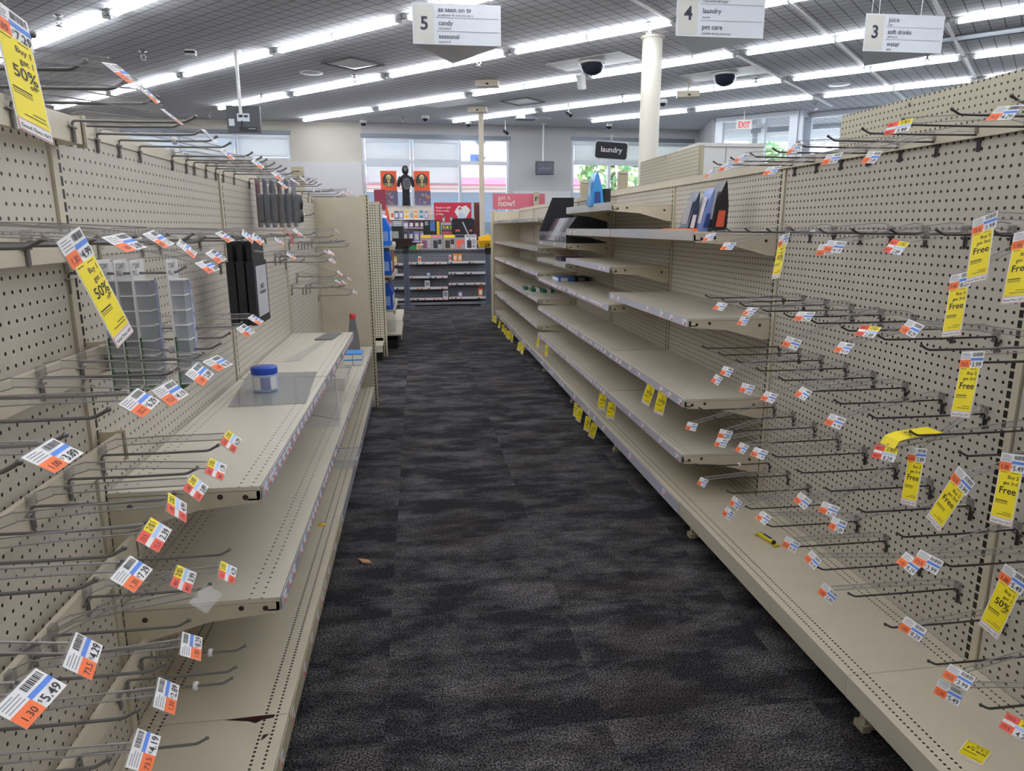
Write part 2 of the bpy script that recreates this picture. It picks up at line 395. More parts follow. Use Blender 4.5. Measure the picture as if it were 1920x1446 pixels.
MB().prism([(-2.2, .3), (2.2, .3), (2.25, .85), (1.5, 1.0), (.9, 1.5), (-1.0, 1.55), (-1.7, 1.02), (-2.25, .9)], (2.4, 23.7, 0), (1, 0, 0), (0, 0, 1), (0, 1.7, 0)).build('body', mat('car_paint', (70, 82, 96), .25), car)
m = MB()
for x in (1.0, 3.8):
    for y in (23.72, 25.38): m.tube([(x, y-.1, .32), (x, y+.1, .32)], .32, 16)
m.build('wheel', M_black, car)
lp = thing('street_lamp', 'dark ornate lamp post outside by the clear window pane', 'street lamp', (2.02, 22.0, 0))
MB().tube([(2.02, 22, 0), (2.02, 22, 3.9)], [.07, .045], 10).lathe((2.02, 22, 3.3), [(.05, 0), (.16, .1), (.06, .2), (.06, .45), (.2, .6), (.05, .75), (.12, .9), (.001, 1.1)], 12).build('pole', mat('lamp_blue_grey', (70, 92, 124), .4), lp)
MB().box(1.7, 1.97, 21.98, 22.02, 3.2, 3.5).build('banner', mat('banner_blue', (64, 96, 152), .6), lp)
def tree(x, y, h, cols, lab):
    r = thing('tree', lab, 'tree', (x, y, 0)); MB().tube([(x, y, 0), (x+.1, y, h*.5), (x, y, h*.8)], [.16, .1, .05], 8).build('trunk', M_brown, r)
    m = MB()
    for i in range(900):
        a, b, rr = random.uniform(0, 6.283), random.uniform(-1.4, 1.4), random.uniform(.3, 1)**.5
        c = V((x+math.cos(a)*math.cos(b)*rr*1.0, y+math.sin(a)*math.cos(b)*rr*1.1, h*.62+math.sin(b)*rr*h*.36))
        n1 = V((random.gauss(0, 1), random.gauss(0, 1), random.gauss(0, 1))).normalized(); n2 = n1.orthogonal().normalized(); s = random.uniform(.10, .22)
        m.add([c-n1*s, c+n2*s*.6, c+n1*s, c-n2*s*.6], [(0, 1, 2, 3)], random.randrange(len(cols)))
    m.build('foliage', cols, r)
G1, G2, G3 = mat('leaf_green', (96, 150, 84), .6), mat('leaf_light', (168, 196, 120), .6), mat('leaf_yellow', (226, 200, 110), .6)
tree(6.0, 21.6, 4.6, [G1, G2], 'green street tree outside, left half of the window behind the laundry sign')
tree(8.5, 22.6, 4.4, [G2, G3], 'yellowing street tree outside, middle of the window behind the laundry sign')
tree(11.0, 21.8, 4.2, [G1, G1, G2], 'dark green street tree outside, right half of the window behind the column')
tree(15.6, 20.5, 5.2, [G2, G1], 'bright green tree beyond the glass entrance doors')

# ------------------------------------------------------------------ ceiling fixtures
ES, EN = V((1, -1, 0))/math.sqrt(2), V((1, 1, 0))/math.sqrt(2)
LF = 2.37
def light_proto():
    r = thing('ceiling_light', 'bare tube ceiling light', 'ceiling light', (0, 0, H), -math.pi/4, 'bare tube strip lights on the ceiling')
    MB().prism([(-.036, 0), (-.026, -.036), (.026, -.036), (.036, 0)], (-LF/2+.01, 0, -.001), (0, 1, 0), (0, 0, 1), (LF-.02, 0, 0)).build('housing', M_housing, r, True)
    for x in (-.545, .545):
        for sy in (-1, 1): MB().tube([(x-.53, sy*.024, -.051), (x+.53, sy*.024, -.051)], .013, 8).build('tube', M_tube, r, True)  # far-side tubes are added to brighten the ceiling; only the near-side ones show
    for x, w in ((-LF/2+.085, .014), (0, .012), (LF/2-.085, .014)): MB().box(x-w, x+w, -.040, .040, -.067, -.02).build('lamp_holder', M_whitem, r, True)
    return r
ROWN = [-1.9, 0.0, 1.9, 3.87, 5.92, 7.86, 9.79, 11.9, 13.75, 15.7]
proto = light_proto(); first = True
for ri, n in enumerate(ROWN):
    k = 0
    for j in range(-6, 8):
        s0, s1 = -6.0+LF*j, -6.0+LF*(j+1); sc_ = (s0+s1)/2
        a, b = EN*n+ES*s0, EN*n+ES*s1
        if a.y > 16.45+.05*a.x or b.y < -3.6 or a.x < -8.6 or b.x > 13.2: continue
        if n > 15 and s1 > -6.3: continue
        k += 1; c = EN*n+ES*sc_+V((0, 0, H))
        lab = f'bare tube ceiling light, {ORD[k-1]} from its window end, {ORD[len(ROWN)-1-ri]} row from the entrance'
        if first: proto.location = c; proto['label'] = lab; first = False
        else: dup(proto, c, -math.pi/4, lab)
def at_ceiling(x, y): return V((x, y, H))
# pale tee bars that cross the rows
mb = MB()
for q, n0, n1 in ((-3.75, 6.5, 15.2), (-2.5, 4.2, 15.2), (-1.3, 3.0, 15.0), (2.4, 2, 9)):
    mb.obox(ES*q+EN*((n0+n1)/2)+V((0, 0, H-.012)), EN*((n1-n0)/2), ES*.018, V((0, 0, .011)))
struct(mb.build('trim_4', M_whitem))
def sprinkler(): 
    r = thing('sprinkler', 'chrome ceiling sprinkler head', 'sprinkler', (0, 0, H), 0, 'ceiling sprinkler heads')
    MB().lathe((0, 0, 0), [(.045, -.001), (.05, -.008), (.02, -.012)], 14).build('escutcheon', M_chrome, r, True)
    m = MB(); m.tube([(0, 0, -.01), (0, 0, -.05)], .013, 8); m.tube([(-.028, 0, -.05), (-.03, 0, -.08), (0, 0, -.105)], .005, 6); m.tube([(.028, 0, -.05), (.03, 0, -.08), (0, 0, -.105)], .005, 6); m.tube([(-.03, 0, -.05), (.03, 0, -.05)], .006, 6)
    m.build('frame', M_chrome, r, True); MB().lathe((0, 0, -.115), [(.034, .0), (.036, .004), (.006, .012)], 12).build('deflector', M_chrome, r, True); return r
SPR = [(-3.80, 8.88, 'nearest the yellow 50 percent tag in the top corner'), (-3.48, 10.43, 'beside the small square ceiling sensor'), (-4.02, 15.5, 'just behind the hanging monitor, over the high window'),
       (-2.60, 13.42, 'between the round speaker and the hanging monitor'), (-0.85, 11.59, 'right below the square vent in view'), (0.93, 10.25, 'beside the aisle 5 sign'), (2.72, 8.37, 'just in front of the round column top'),
       (5.42, 11.17, 'beside the dark dome camera nearer the exit'), (7.03, 9.43, 'under the aisle 3 sign'), (7.59, 13.1, 'by the glass vestibule corner'), (3.70, 12.74, 'between the round column and the dark domes'), (-0.2, 15.7, 'over the checkout, nearest the window wall')]
sp0 = sprinkler()
for i, (x, y, w_) in enumerate(SPR):
    lab = 'chrome ceiling sprinkler head, ' + w_
    if i == 0: sp0.location = (x, y, H); sp0['label'] = lab
    else: dup(sp0, (x, y, H), None, lab)
M_smoke = mat('smoked_dome', (40, 44, 58), 0.12)
for x, y, w_, plate in ((2.55, 10.34, 'dark smoked dome camera on a pale ceiling plate, left of the column', True), (4.76, 10.86, 'dark smoked dome camera on the ceiling, to the right of the column', True)):
    r = thing('dome_camera', w_, 'security camera', (x, y, H), 0, 'large smoked dome cameras')
    if plate: MB().obox((x, y, H-.004), ES*.6, EN*.3, V((0, 0, .003))).build('ceiling_plate', M_whitem, r)
    MB().lathe((x, y, H), [(.19, -.008), (.19, -.03), (.17, -.03)], 24).build('collar', M_whitem, r)
    MB().lathe((x, y, H-.03), [(.17, 0), (.16, -.06), (.12, -.115), (.06, -.145), (.0005, -.152)], 24).build('dome', M_smoke, r)
MINI = [(-1.06, 16.3, 'over the blank wall left of the posters'), (0.27, 15.5, 'over the masked figure'), (1.22, 16.2, 'left of the square pole'), (4.41, 16.2, 'over the laundry sign window'), (4.58, 13.12, 'beside the round column')]
for x, y, w_ in MINI:
    r = thing('mini_dome_camera', 'small white dome camera on the ceiling '+w_, 'security camera', (x, y, H), 0, 'small white dome cameras')
    MB().lathe((x, y, H), [(.075, -.001), (.08, -.05), (.062, -.06)], 18).build('housing', M_whitem, r); MB().lathe((x, y, H-.06), [(.062, 0), (.05, -.035), (.02, -.055), (.0005, -.058)], 16).build('lens_dome', M_smoke, r)
for x, y, dz, w_ in ((2.01, 15.9, .22, 'beside the square pole near the back wall'), (2.92, 13.64, .17, 'between the square pole and the round column')):
    r = thing('bullet_camera', 'small dark camera hanging from a ceiling stem '+w_, 'security camera', (x, y, H))
    MB().tube([(x, y, H), (x, y, H-dz)], .012, 8).build('stem', M_whitem, r); MB().tube([(x-.02, y+.05, H-dz), (x+.03, y-.09, H-dz-.07)], .034, 10).build('camera_body', M_blackc, r)
def vent(x, y, w_, s=.30, flat=False):
    r = thing('ceiling_vent', w_, 'ceiling vent', (x, y, H)); m = MB()
    for a, b in ((ES, EN), (EN, ES)):
        for q in (-1, 1): m.obox(V((x, y, H-.008))+b*q*(s-.012), a*s, b*.02, V((0, 0, .007)))
    m.build('frame', M_counterd, r)
    t = MB(); c = V((x, y, H-.004))
    if flat: t.obox(c, ES*(s-.03), EN*(s-.03), V((0, 0, .003)))
    else:
        q = [c+ES*a*(s-.03)+EN*b*(s-.03) for a, b in ((-1, -1), (1, -1), (1, 1), (-1, 1))]; ap = c-V((0, 0, .055)); t.add(q+[ap], [(1, 0, 4), (2, 1, 4), (3, 2, 4), (0, 3, 4)])
    t.build('diffuser', M_whitem, r)
vent(-0.81, 10.84, 'square ceiling air vent with dark frame, left of the aisle 5 sign', .31); vent(2.04, 13.57, 'square ceiling air vent with dark frame beside the square pole', .30, True)
r = thing('ceiling_vent', 'long ceiling grille with dark frame, behind the aisle 3 sign', 'ceiling vent', (6.93, 8.38, H)); m = MB(); c = V((6.93, 8.38, H-.008))
for q in (-1, 1): m.obox(c+EN*q*.16, ES*.62, EN*.018, V((0, 0, .007))); m.obox(c+ES*q*.6, EN*.16, ES*.018, V((0, 0, .007)))
m.build('frame', M_counterd, r); MB().obox(c+V((0, 0, .003)), ES*.585, EN*.145, V((0, 0, .003))).build('grille', M_alu, r)
for x, y, w_ in ((-1.48, 11.52, 'left of the square vent'), (6.97, 11.41, 'between the exit vestibule and the aisle 3 sign'), (2.79, 15.57, 'by the far monitor pole')):
    r = thing('ceiling_speaker', 'round flush ceiling speaker '+w_, 'speaker', (x, y, H)); MB().lathe((x, y, H), [(.17, -.001), (.165, -.012), (.13, -.014)], 26).build('rim', M_whitem, r); MB().lathe((x, y, H-.013), [(.13, 0), (.06, -.008), (.0005, -.009)], 24).build('grille', M_alu, r)
r = thing('ceiling_sensor', 'small square white and dark sensor on the ceiling beside a sprinkler', 'sensor', (-2.85, 10.32, H)); MB().box(-2.91, -2.79, 10.26, 10.38, H-.07, H-.001).build('housing', M_whitem, r); MB().box(-2.912, -2.788, 10.257, 10.3, H-.05, H-.02).build('lens', M_blackc, r)
for x, y, w_, dz in ((1.21, 11.83, 'between the dome cameras and the aisle 5 sign', 0), (1.27, 14.35, 'at the top of the square pole', .0), (4.46, 11.58, 'hanging beside the round column', .14)):
    r = thing('ceiling_box', 'beige metal equipment box on the ceiling '+w_, 'equipment box', (x, y, H))
    m = MB()
    if dz: m.tube([(x, y, H), (x, y, H-dz)], .012, 8)
    m.obox((x, y, H-dz-.045), (.17, -.05, 0), (.03, .10, 0), (0, 0, .044)); m.build('housing', M_beige, r)
    MB().obox((x-.02, y-.115, H-dz-.06), (.02, -.006, 0), (0, .004, 0), (0, 0, .012)).build('socket', M_dark, r)
r = thing('projector', 'small dark and white box unit on the ceiling near the far monitor pole', 'equipment box', (2.3, 15.0, H)); MB().obox((2.3, 15.0, H-.06), (.2, 0, 0), (0, .13, 0), (0, 0, .058)).build('housing', M_counterd, r); MB().obox((2.2, 14.86, H-.06), (.08, 0, 0), (0, .006, 0), (0, 0, .05)).build('front', M_whitem, r)
r = thing('curved_panel', 'small curved white panel hanging below the dome camera left of the column', 'antenna panel', (2.5, 10.75, H)); m = MB()
m.tube([(2.5, 10.75, H), (2.5, 10.75, H-.12)], .01, 6); pts = [(-.06, -.02), (-.03, .012), (0, .022), (.03, .012), (.06, -.02), (.06, -.028), (0, .012), (-.06, -.028)]
m.prism(pts, (2.5, 10.72, H-.30), (1, -.35, 0), (.35, 1, 0), (-.03, 0, .2)); m.build('panel', M_whitem, r)
MB().obox((0.75, 13.85, H-.004), ES*.6, EN*.3, V((0, 0, .003))).build('ceiling_patch', M_whitem)
struct(bpy.data.objects['ceiling_patch']).name = 'trim_5'

# ------------------------------------------------------------------ gondola runs
TOPR, TOPL = 1.60, 1.565
gr = thing('gondola_shelving', 'long beige pegboard gondola run with shelves on the right of the aisle', 'gondola', (XR, 5.0, 0))
for k in range(8):
    y0, y1 = YR[k]+.021, YR[k+1]-.022
    MB().box(XR, XR+.008, y0, y1, ZD-.03, TOPR-.035).build('pegboard_panel', M_pegR, gr)
    m = MB().box(XFR, XR-.003, YR[k]+.001, YR[k+1]-.001, ZD-.012, ZD).box(XFR, XFR+.012, YR[k]+.001, YR[k+1]-.001, ZD-.062, ZD-.012)
    m.build('base_deck', M_deckR, gr)
    MB().box(XR-.012, XR+.03, YR[k]+.001, YR[k+1]-.001, TOPR-.035, TOPR).build('top_rail', M_beige if k else M_beige2, gr)
for k in range(9):
    MB().box(XR-.006, XR+.02, YR[k]-.017, YR[k]+.019, .02, TOPR-.037).build('upright', M_upR, gr)
    m = MB().box(XFR+.06, XR-.01, YR[k]-.012, YR[k]+.012, .0, ZD-.014).box(XFR+.05, XFR+.075, YR[k]-.02, YR[k]+.02, 0, .02)
    m.build('base_foot', M_beige2, gr)
MB().box(XR+.03, XR+.05, YR[0], YR[8], .02, TOPR-.01).build('spine', M_dark, gr)
m = MB().box(1.06, XR+.03, YR[8]+.022, YR[8]+.04, 0.05, 1.56); m.build('end_panel', M_beige, gr)
MB().box(1.055, 1.10, YR[8]+.0, YR[8]+.045, 0.0, 1.575).build('end_post', slots('end_post_slotted', (205, 195, 165), 0, [1.088], .004), gr)
# price channels on the deck front of the farther bays
def channel_print(m, x, y0, y1, z0, z1, sx, dens, seed, mi=(1, 2, 3)):
    """the row of small labels slid into a shelf edge strip (front faces -x if sx<0)"""
    rg = random.Random(seed); y = y0+.012
    while y < y1-.05:
        if rg.random() < dens:
            wd = rg.uniform(.030, .042); h = (z1-z0); xx = x+sx*.0006
            m.box(x, xx, y, y+wd, z0+h*.12, z1-h*.1, mi[0]); m.box(x, x+sx*.001, y+.001, y+wd*.42, z0+h*.14, z0+h*.46, mi[1]); m.box(x, x+sx*.001, y+wd*.45, y+wd-.001, z0+h*.52, z0+h*.60, mi[2])
        y += rg.uniform(.04, .075) if dens > .6 else rg.uniform(.07, .16)
for k in range(2, 8):
    m = MB().box(XFR-.003, XFR-.001, YR[k]+.004, YR[k+1]-.004, ZD-.06, ZD-.006, 0); channel_print(m, XFR-.003, YR[k]+.01, YR[k+1]-.01, ZD-.052, ZD-.012, -1, .55 if k > 3 else .3, k)
    m.build('price_channel', [M_chan, M_white, M_red, M_blue], gr)

gl = thing('gondola_shelving', 'beige pegboard gondola run on the left of the aisle ending in a solid end panel', 'gondola', (XL, 3.0, 0))
M_pegL = peg('pegboard_aisle_wall_pale', (198, 190, 176), 1, YL[1], 0.0, .0038)
for k in range(4):
    y0, y1 = YL[k]+.021, YL[k+1]-.021
    MB().box(XL-.008, XL, y0, y1, ZD-.03, TOPL-.03).build('pegboard_panel', M_pegL, gl)
    MB().box(XFL, XL+.003, YL[k]+.001, YL[k+1]-.001, ZD-.012, ZD).box(XFL-.012, XFL, YL[k]+.001, YL[k+1]-.001, ZD-.062, ZD-.012).build('base_deck', M_deckL, gl)
    MB().box(XL-.03, XL+.004, YL[k]+.001, YL[k+1]-.001, TOPL-.03, TOPL).build('top_rail', M_beige, gl)
    m = MB().box(XFL+.001, XFL+.003, YL[k]+.004, YL[k+1]-.004, ZD-.06, ZD-.006, 0); channel_print(m, XFL+.003, YL[k]+.01, YL[k+1]-.01, ZD-.052, ZD-.012, 1, .5, 30+k)
    m.build('price_channel', [M_chan if k > 1 else M_beige2, M_white, M_red, M_blue], gl)
for k in range(5):
    MB().box(XL-.02, XL+.006, YL[k]-.017, YL[k]+.019, .02, TOPL-.032).build('upright', M_upL, gl)
    MB().box(XL+.01, XFL-.06, YL[k]-.012, YL[k]+.012, .0, ZD-.014).build('base_foot', M_beige2, gl)
MB().box(XL-.05, XL-.03, YL[0], YL[4], .02, TOPL-.01).build('spine', M_dark, gl)
ye = YL[4]+.022; R_ = .09
poly = [(XL-.03, .02), (XFL-.005, .02), (XFL-.005, TOPL-R_)]+[(XFL-.005-R_+R_*math.cos(a), TOPL-R_+R_*math.sin(a)) for a in [math.pi/2*i/8 for i in range(1, 9)]]+[(XL-.03, TOPL)]
MB().prism(poly, (0, ye+.012, 0), (1, 0, 0), (0, 0, 1), (0, -.012, 0)).build('end_panel', M_beige, gl)
MB().box(XFL-.045, XFL+.022, ye+.013, ye+.05, 0, TOPL+.005).build('end_post', slots('end_post_slotted_pale', (200, 190, 162), 0, [XFL+.008], .004), gl)
# hang rails across the nearest bay
for z, h in ((1.53, .05), (1.305, .05), (1.075, .055), (.875, .055), (.635, .055), (.375, .055)):
    m = MB(); y0, y1, x = .30, 1.575, XL+.055
    m.box(x-.012, x, y0, y1, z-h/2, z+h/2)
    for yy in (y0+.02, y1-.006): m.box(XL+.004, x, yy-.004, yy+.006, z-h/2, z+h/2+.004)
    m.box(x-.014, x+.006, y1-.006, y1+.0, z-h/2-.006, z+h/2+.006)
    m.build('hang_rail', M_beige, gl)

# ------------------------------------------------------------------ loose shelves
def shelf(side, yA, yB, z, lab, lip=None, dens=.8, seed=0, xf=None, tilt=0.0):
    sx = -1 if side == 'R' else 1                       # direction towards the aisle
    xw = XR-.008 if side == 'R' else XL+.008; xf = xf if xf is not None else (XFR if side == 'R' else XFL)
    r = thing('gondola_shelf', lab, 'shelf', (xw, (yA+yB)/2, z)); y0, y1 = yA+.006, yB-.006
    m = MB().box(xf, xw, y0, y1, z-.010, z).box(xf, xf-sx*.010, y0, y1, z-.034, z-.010)
    m.box(xf-sx*.01, xf-sx*.03, y0, y1, z-.034, z-.030)
    m.build('shelf_panel', M_shR if side == 'R' else M_shL, r)
    for ya, yb in ((y0, y0+.004), (y1-.004, y1)):
        pl = [(0, -.012), (0, -.095), (.03, -.095), (.19, -.052), (abs(xf-xw)-.012, -.040), (abs(xf-xw)-.002, -.030), (abs(xf-xw)-.002, -.011)]
        b = MB().prism(pl, (xw, ya, z), (sx, 0, 0), (0, 0, 1), (0, yb-ya, 0), 0)
        for px, pz in ((.045, -.035), (abs(xf-xw)-.09, -.022), (abs(xf-xw)-.035, -.026)): b.tube([(xw+sx*px, ya-.0012, z+pz), (xw+sx*px, yb+.0012, z+pz)], .0065, 10, 1)
        b.build('bracket', [M_beige, M_brown], r)
    x = xf+sx*.002
    if lip is None:
        m = MB().box(x, x+sx*.002, y0, y1, z-.036, z-.001, 0); channel_print(m, x+sx*.002, y0+.01, y1, z-.033, z-.005, sx, dens, seed)
        m.build('price_channel', [M_chan, M_white, M_red, M_blue], r)
    else:
        m = MB().box(x, x+sx*.0025, y0, y1, z-.032, z+lip, 0); channel_print(m, x+sx*.003, y0+.3, y1-.1, z-.03, z, sx, .10, seed)
        m.build('clear_lip', [M_lip, M_white, M_red, M_blue], r)
    return r
BAYN = {1: 'second', 2: 'third', 3: 'fourth', 4: 'fifth', 5: 'sixth', 6: 'farthest'}
SHR = {1: [(1.319, .012, 0), (.972, None, .5), (.628, None, .55), (.382, None, .45)],
       2: [(1.469, .012, 0), (1.319, .012, 0), (1.118, None, .3), (.898, None, .7), (.630, None, .85), (.382, None, .9)],
       3: [(1.222, 0.0, 0), (1.074, .004, .4), (.898, None, .85), (.630, None, .9), (.380, None, .9)],
       4: [(1.425, .006, .6), (1.155, .004, .8), (.932, None, .9), (.688, None, .8), (.442, None, .8)],
       5: [(1.425, .006, .6), (1.155, .004, .8), (.932, None, .9), (.688, None, .8), (.442, None, .8)],
       6: [(1.425, .006, .6), (1.155, .004, .8), (.932, None, .9), (.688, None, .8), (.442, None, .8)]}
LV = ['topmost', 'second highest', 'third from the top', 'fourth from the top', 'fifth from the top', 'sixth from the top']
for b, L in SHR.items():
    for i, (z, lip, dn) in enumerate(L):
        shelf('R', YR[b+1], YR[b+2], z, f'beige steel shelf, {LV[i]} in the {BAYN[b]} bay of the right run', lip, dn, b*10+i)
for i, (k0, z, w_) in enumerate(((1, .766, 'upper, holding the blue tub, nearer half'), (2, .766, 'upper, farther half with the clear hanger strip'), (1, .484, 'lower, nearest third'), (2, .480, 'lower, middle third with the clear trays'), (3, .478, 'lower, farthest third with the grey bottle'))):
    shelf('L', YL[k0], YL[k0+1], z, f'beige steel shelf on the left aisle wall, {w_}', None, .95 if k0 < 2 else .8, 70+i, xf=-.372 if z > .6 else -.350)

# ------------------------------------------------------------------ peg hooks, price labels, sale tags
PR = ['2.39', '4.99', '3.89', '1.79', '6.29', '4.19', '2.89', '8.29', '3.99', '5.49', '4.29', '7.29']
M_lblue = mat('pale_blue_print', (176, 200, 236), 0.6)
LBL = [M_white, M_orange, M_blue, M_ink, M_yellow, M_red, M_grey, M_clear, M_lblue]
CW, CH = .058, .034
def label_data(kind, price, unit):
    m = MB(); o = (-CW/2, 0, 0); u = (1, 0, 0); v = (0, -1, 0)       # card faces +z, u right, v down
    m.box(-CW/2, CW/2, -CH, 0, -.0006, 0, 7 if kind == 'c' else 0)
    P = lambda a, b, c, d, mi, h=.0003: m.plate(o, u, v, a/1000, b/1000, c/1000, d/1000, h, mi)
    if kind == 'w':
        x = 31.0; rg = random.Random(price)
        while x < 55: 
            wd = rg.choice((.6, .9, 1.4)); P(x, x+wd, 2.5, 10.5, 3); x += wd+rg.choice((.7, 1.0, 1.3))
        for yy, x1 in ((3, 20), (6, 26), (9.5, 24), (13, 25)): P(3, x1, yy, yy+1.3, 6)
        P(27, 58, 13.5, 19, 2); P(0, 27, 17, 34, 1)
        m.text(unit, (-CW/2+.0045, -.030, 0), u, v, .0105, 3, .0006); m.text('$', (-CW/2+.028, -.027, 0), u, v, .006, 3, .0006); m.text(price, (-CW/2+.032, -.0315, 0), u, v, .0135, 3, .0006, bold=.01)
    elif kind in ('y', 'yc'):
        P(0, 26, 0, 13, 5); P(26, 58, 0, 13, 4); P(22, 58, 14.5, 20, 8); P(0, 24, 20, 34, 5)
        m.text('2/$5', (-CW/2+.030, -.0105, 0), u, v, .0125, 3, .0006); m.text(unit, (-CW/2+.004, -.0105, 0), u, v, .009, 3, .0006); m.text(unit, (-CW/2+.003, -.0305, 0), u, v, .009, 3, .0006)
        m.text(price, (-CW/2+.029, -.0325, 0), u, v, .0135, 3, .0006, bold=.01)
    elif kind == 'b': P(4, 54, 4, 30, 6)
    return m.data('price_label', LBL)
_L = {}
def label_mesh(kind, i):
    k = (kind, i % len(PR))
    if k not in _L: _L[k] = label_data(kind, PR[k[1]], ['73.5', '1.30', '1.00', '48.7', '55.2'][i % 5])
    return _L[k]
def sale_data(style):
    m = MB(); W_, H_ = .054, .128; K = .80; o = (-W_/2, 0, 0); u = (1, 0, 0); v = (0, -1, 0)
    m.box(-W_/2, W_/2, -H_, 0, -.0006, 0, 0)
    P = lambda a, b, c, d, mi, h=.0003: m.plate(o, u, v, a/1000, b/1000, c/1000, d/1000, h, mi)
    P(2, 52, 0, 111, 4); P(1, 53, 112.5, 127, 9); P(2, 52, 113.5, 126, 0, .0005)
    m.text('Good Thru 10/7', (0, -.1225, 0), u, v, .0068, 3, .0008, 'c', bold=.01)
    for a, b in ((70, 72), (74, 75), (77, 78)): P(5, 34, a, b, 3, .0005)
    P(28, 48, 98, 99.2, 3, .0005); P(14, 48, 103, 104.2, 3, .0005); P(4, 20, 3, 4.2, 3, .0005); P(30, 46, 3, 4.2, 3, .0005)
    T_ = lambda t, x, y, s, al='r', bo=.01: m.text(t, (-W_/2+x/1000, -y/1000, 0), u, v, s, 3, .0006, al, bold=bo)
    if style == 'F': T_('Buy 2', 49, 18, .0115); T_('get 3rd', 49, 32, .0115); T_('Free', 49, 54, .0225, bo=.015)
    else: T_('Buy 1', 47, 18, .0115); T_('get 1', 47, 32, .0115); T_('50%', 49, 54, .0225, bo=.015); T_('off*', 48, 63, .010)
    m.v = [(x*.94, y*K, z) for x, y, z in m.v]
    return m.data('sale_tag', LBL+[M_pink])
SALE = {s: sale_data(s) for s in ('F', '50')}
def wire_data(L, r=.0027):
    m = MB()
    m.tube([(.004, 0, -.042), (.004, 0, -.006), (.0055, 0, -.002), (.010, 0, 0), (L*.5, 0, -.001), (L-.024, 0, 0), (L-.017, 0, .0015), (L-.004, 0, .0085), (L, 0, .0105)], r, 8)
    m.ball((L, 0, .011), r*1.5, 0, 8); m.tube([(.004, -.015, -.012), (.004, .015, -.012)], r*.9, 6); m.tube([(.0035, .006, -.04), (.0035, .006, -.012)], r*.9, 6)
    return m
HOOK = {'R': wire_data(.333).data('wire', M_wire), 'L': wire_data(.232).data('wire', M_wireg)}
mh = MB().box(.001, .012, -.008, .008, .002, .020)
HUB = mh.data('label_hub', M_hub)
mc = MB(); mc.lathe((0, 0, 0), [(.0035, -.004), (.009, -.004), (.009, .004), (.0035, .004)], 10); CLIP = mc.data('stop_clip', M_white)
def part(name, data, parent, mw=None):
    o = bpy.data.objects.new(name, data); COL.objects.link(o); o.parent = parent
    if mw is not None: o.matrix_basis = mw
    return o
def frame(r, d, p):
    n = d.cross(r).normalized()            # card axes: x = r, -y = d, z = n (towards the reader)
    n = r.cross(-d).normalized()
    M_ = Matrix((r, -d, n)).transposed().to_4x4(); M_.translation = p; return M_
sale_labels = {}
def hook(side, base, label, tagv=None, kind=None, idx=0, group=None, roll=None):
    r = thing('peg_hook', label, 'peg hook', base, math.pi if side == 'R' else 0.0, group)
    part('wire', HOOK[side], r)
    rg = random.Random(idx*13+(1 if side == 'R' else 2))
    if tagv is None:
        if rg.random() < .45: 
            o = part('stop_clip', CLIP, r); o.location = (rg.uniform(.09, .2), 0, 0); o.rotation_euler = (0, math.pi/2, 0)
        return r
    part('label_hub', HUB, r)
    e = V(tagv) if side == 'L' else V((-tagv[0], -tagv[1], tagv[2]))      # into hook space (+x out of the wall)
    s = V((.012, 0, .016)); d = (e-s); h = V((0, 0, .0065)); wv = V((0, .0009, 0))
    m = MB(); k = s+d*.12+V((0, 0, .008)); pts = [s, k, s+d*.5+V((0, 0, .006)), e]
    for a, b, t in zip(pts, pts[1:], (1.3, 1.05, 1.0)):
        hh = h*t; m.obox((a+b)/2, (b-a)/2, V((0, .0009, 0)), hh, 0)
        for q in (-1, 1): m.obox((a+b)/2+hh*q, (b-a)/2, V((0, .0012, 0)), V((0, 0, .0009)), 1)
    yawj = rg.uniform(-.22, .22); R_ = Matrix.Rotation((-.04 if side == 'R' else -.10) if kind.startswith('ws') else yawj+(0.20 if side == 'R' else -.10), 3, 'Z'); rr = R_ @ V((0, 1, 0))
    tl = math.radians((rg.uniform(26, 44) if side == 'R' else rg.uniform(42, 58)) if not kind.startswith('ws') else 14)
    dd = (R_ @ V((1, 0, 0)))*math.sin(tl)+V((0, 0, -1))*math.cos(tl)
    ro = math.radians(roll if roll is not None else rg.uniform(-9, 9) if side == 'R' else rg.uniform(2, 20)); nn = rr.cross(-dd)
    Q = Matrix.Rotation(ro, 3, nn); rr = Q @ rr; dd = Q @ dd; nn = rr.cross(-dd).normalized()
    # clear pocket behind the card
    m.obox(e+dd*.016-nn*.0016, rr*.030, dd*.018, nn*.0006, 0)
    m.build('label_arm', [M_clear, M_edge], r, True)
    kk = 'w' if kind.startswith('ws') else kind
    part('price_label', label_mesh(kk, idx), r, frame(rr, dd, e))
    if kind.startswith('ws'):
        st = 'F' if kind == 'wsF' else '50'
        mw = Matrix.Translation(base) @ Matrix.Rotation(math.pi if side == 'R' else 0, 4, 'Z')
        d2 = (dd+V((0, 0, -.12))).normalized(); r2 = (rr-d2*rr.dot(d2)).normalized(); n2 = r2.cross(-d2).normalized()
        o = bpy.data.objects.new('sale_tag', SALE[st]); COL.objects.link(o); o.matrix_world = mw @ frame(r2, d2, e+dd*.0335+n2*.0006)
        return r, o
    if kind == 'yc':
        mw = Matrix.Translation(base) @ Matrix.Rotation(math.pi, 4, 'Z'); m = MB(); a = [e+V((0, 0, .002)), e+V((-.01, 0, .02)), e+V((-.035, 0, .028)), e+V((-.08, .0, .033)), e+V((-.12, 0, .037))]
        for p, q in zip(a, a[1:]): m.obox((p+q)/2, (q-p)/2, V((0, .026, 0)), V((0, 0, .0005)), 0)
        m.text('50%', a[2]+V((-.005, -.012, .0035)), (0, 1, 0), (1, 0, 0), .02, 1, .0012, bold=.015)
        o = m.build('sale_tag', [M_yellow, M_ink]); o.matrix_world = mw
        tag(o, 'yellow sale tag curled back along its hook arm, showing an upside down 50', 'sale tag')
    return r
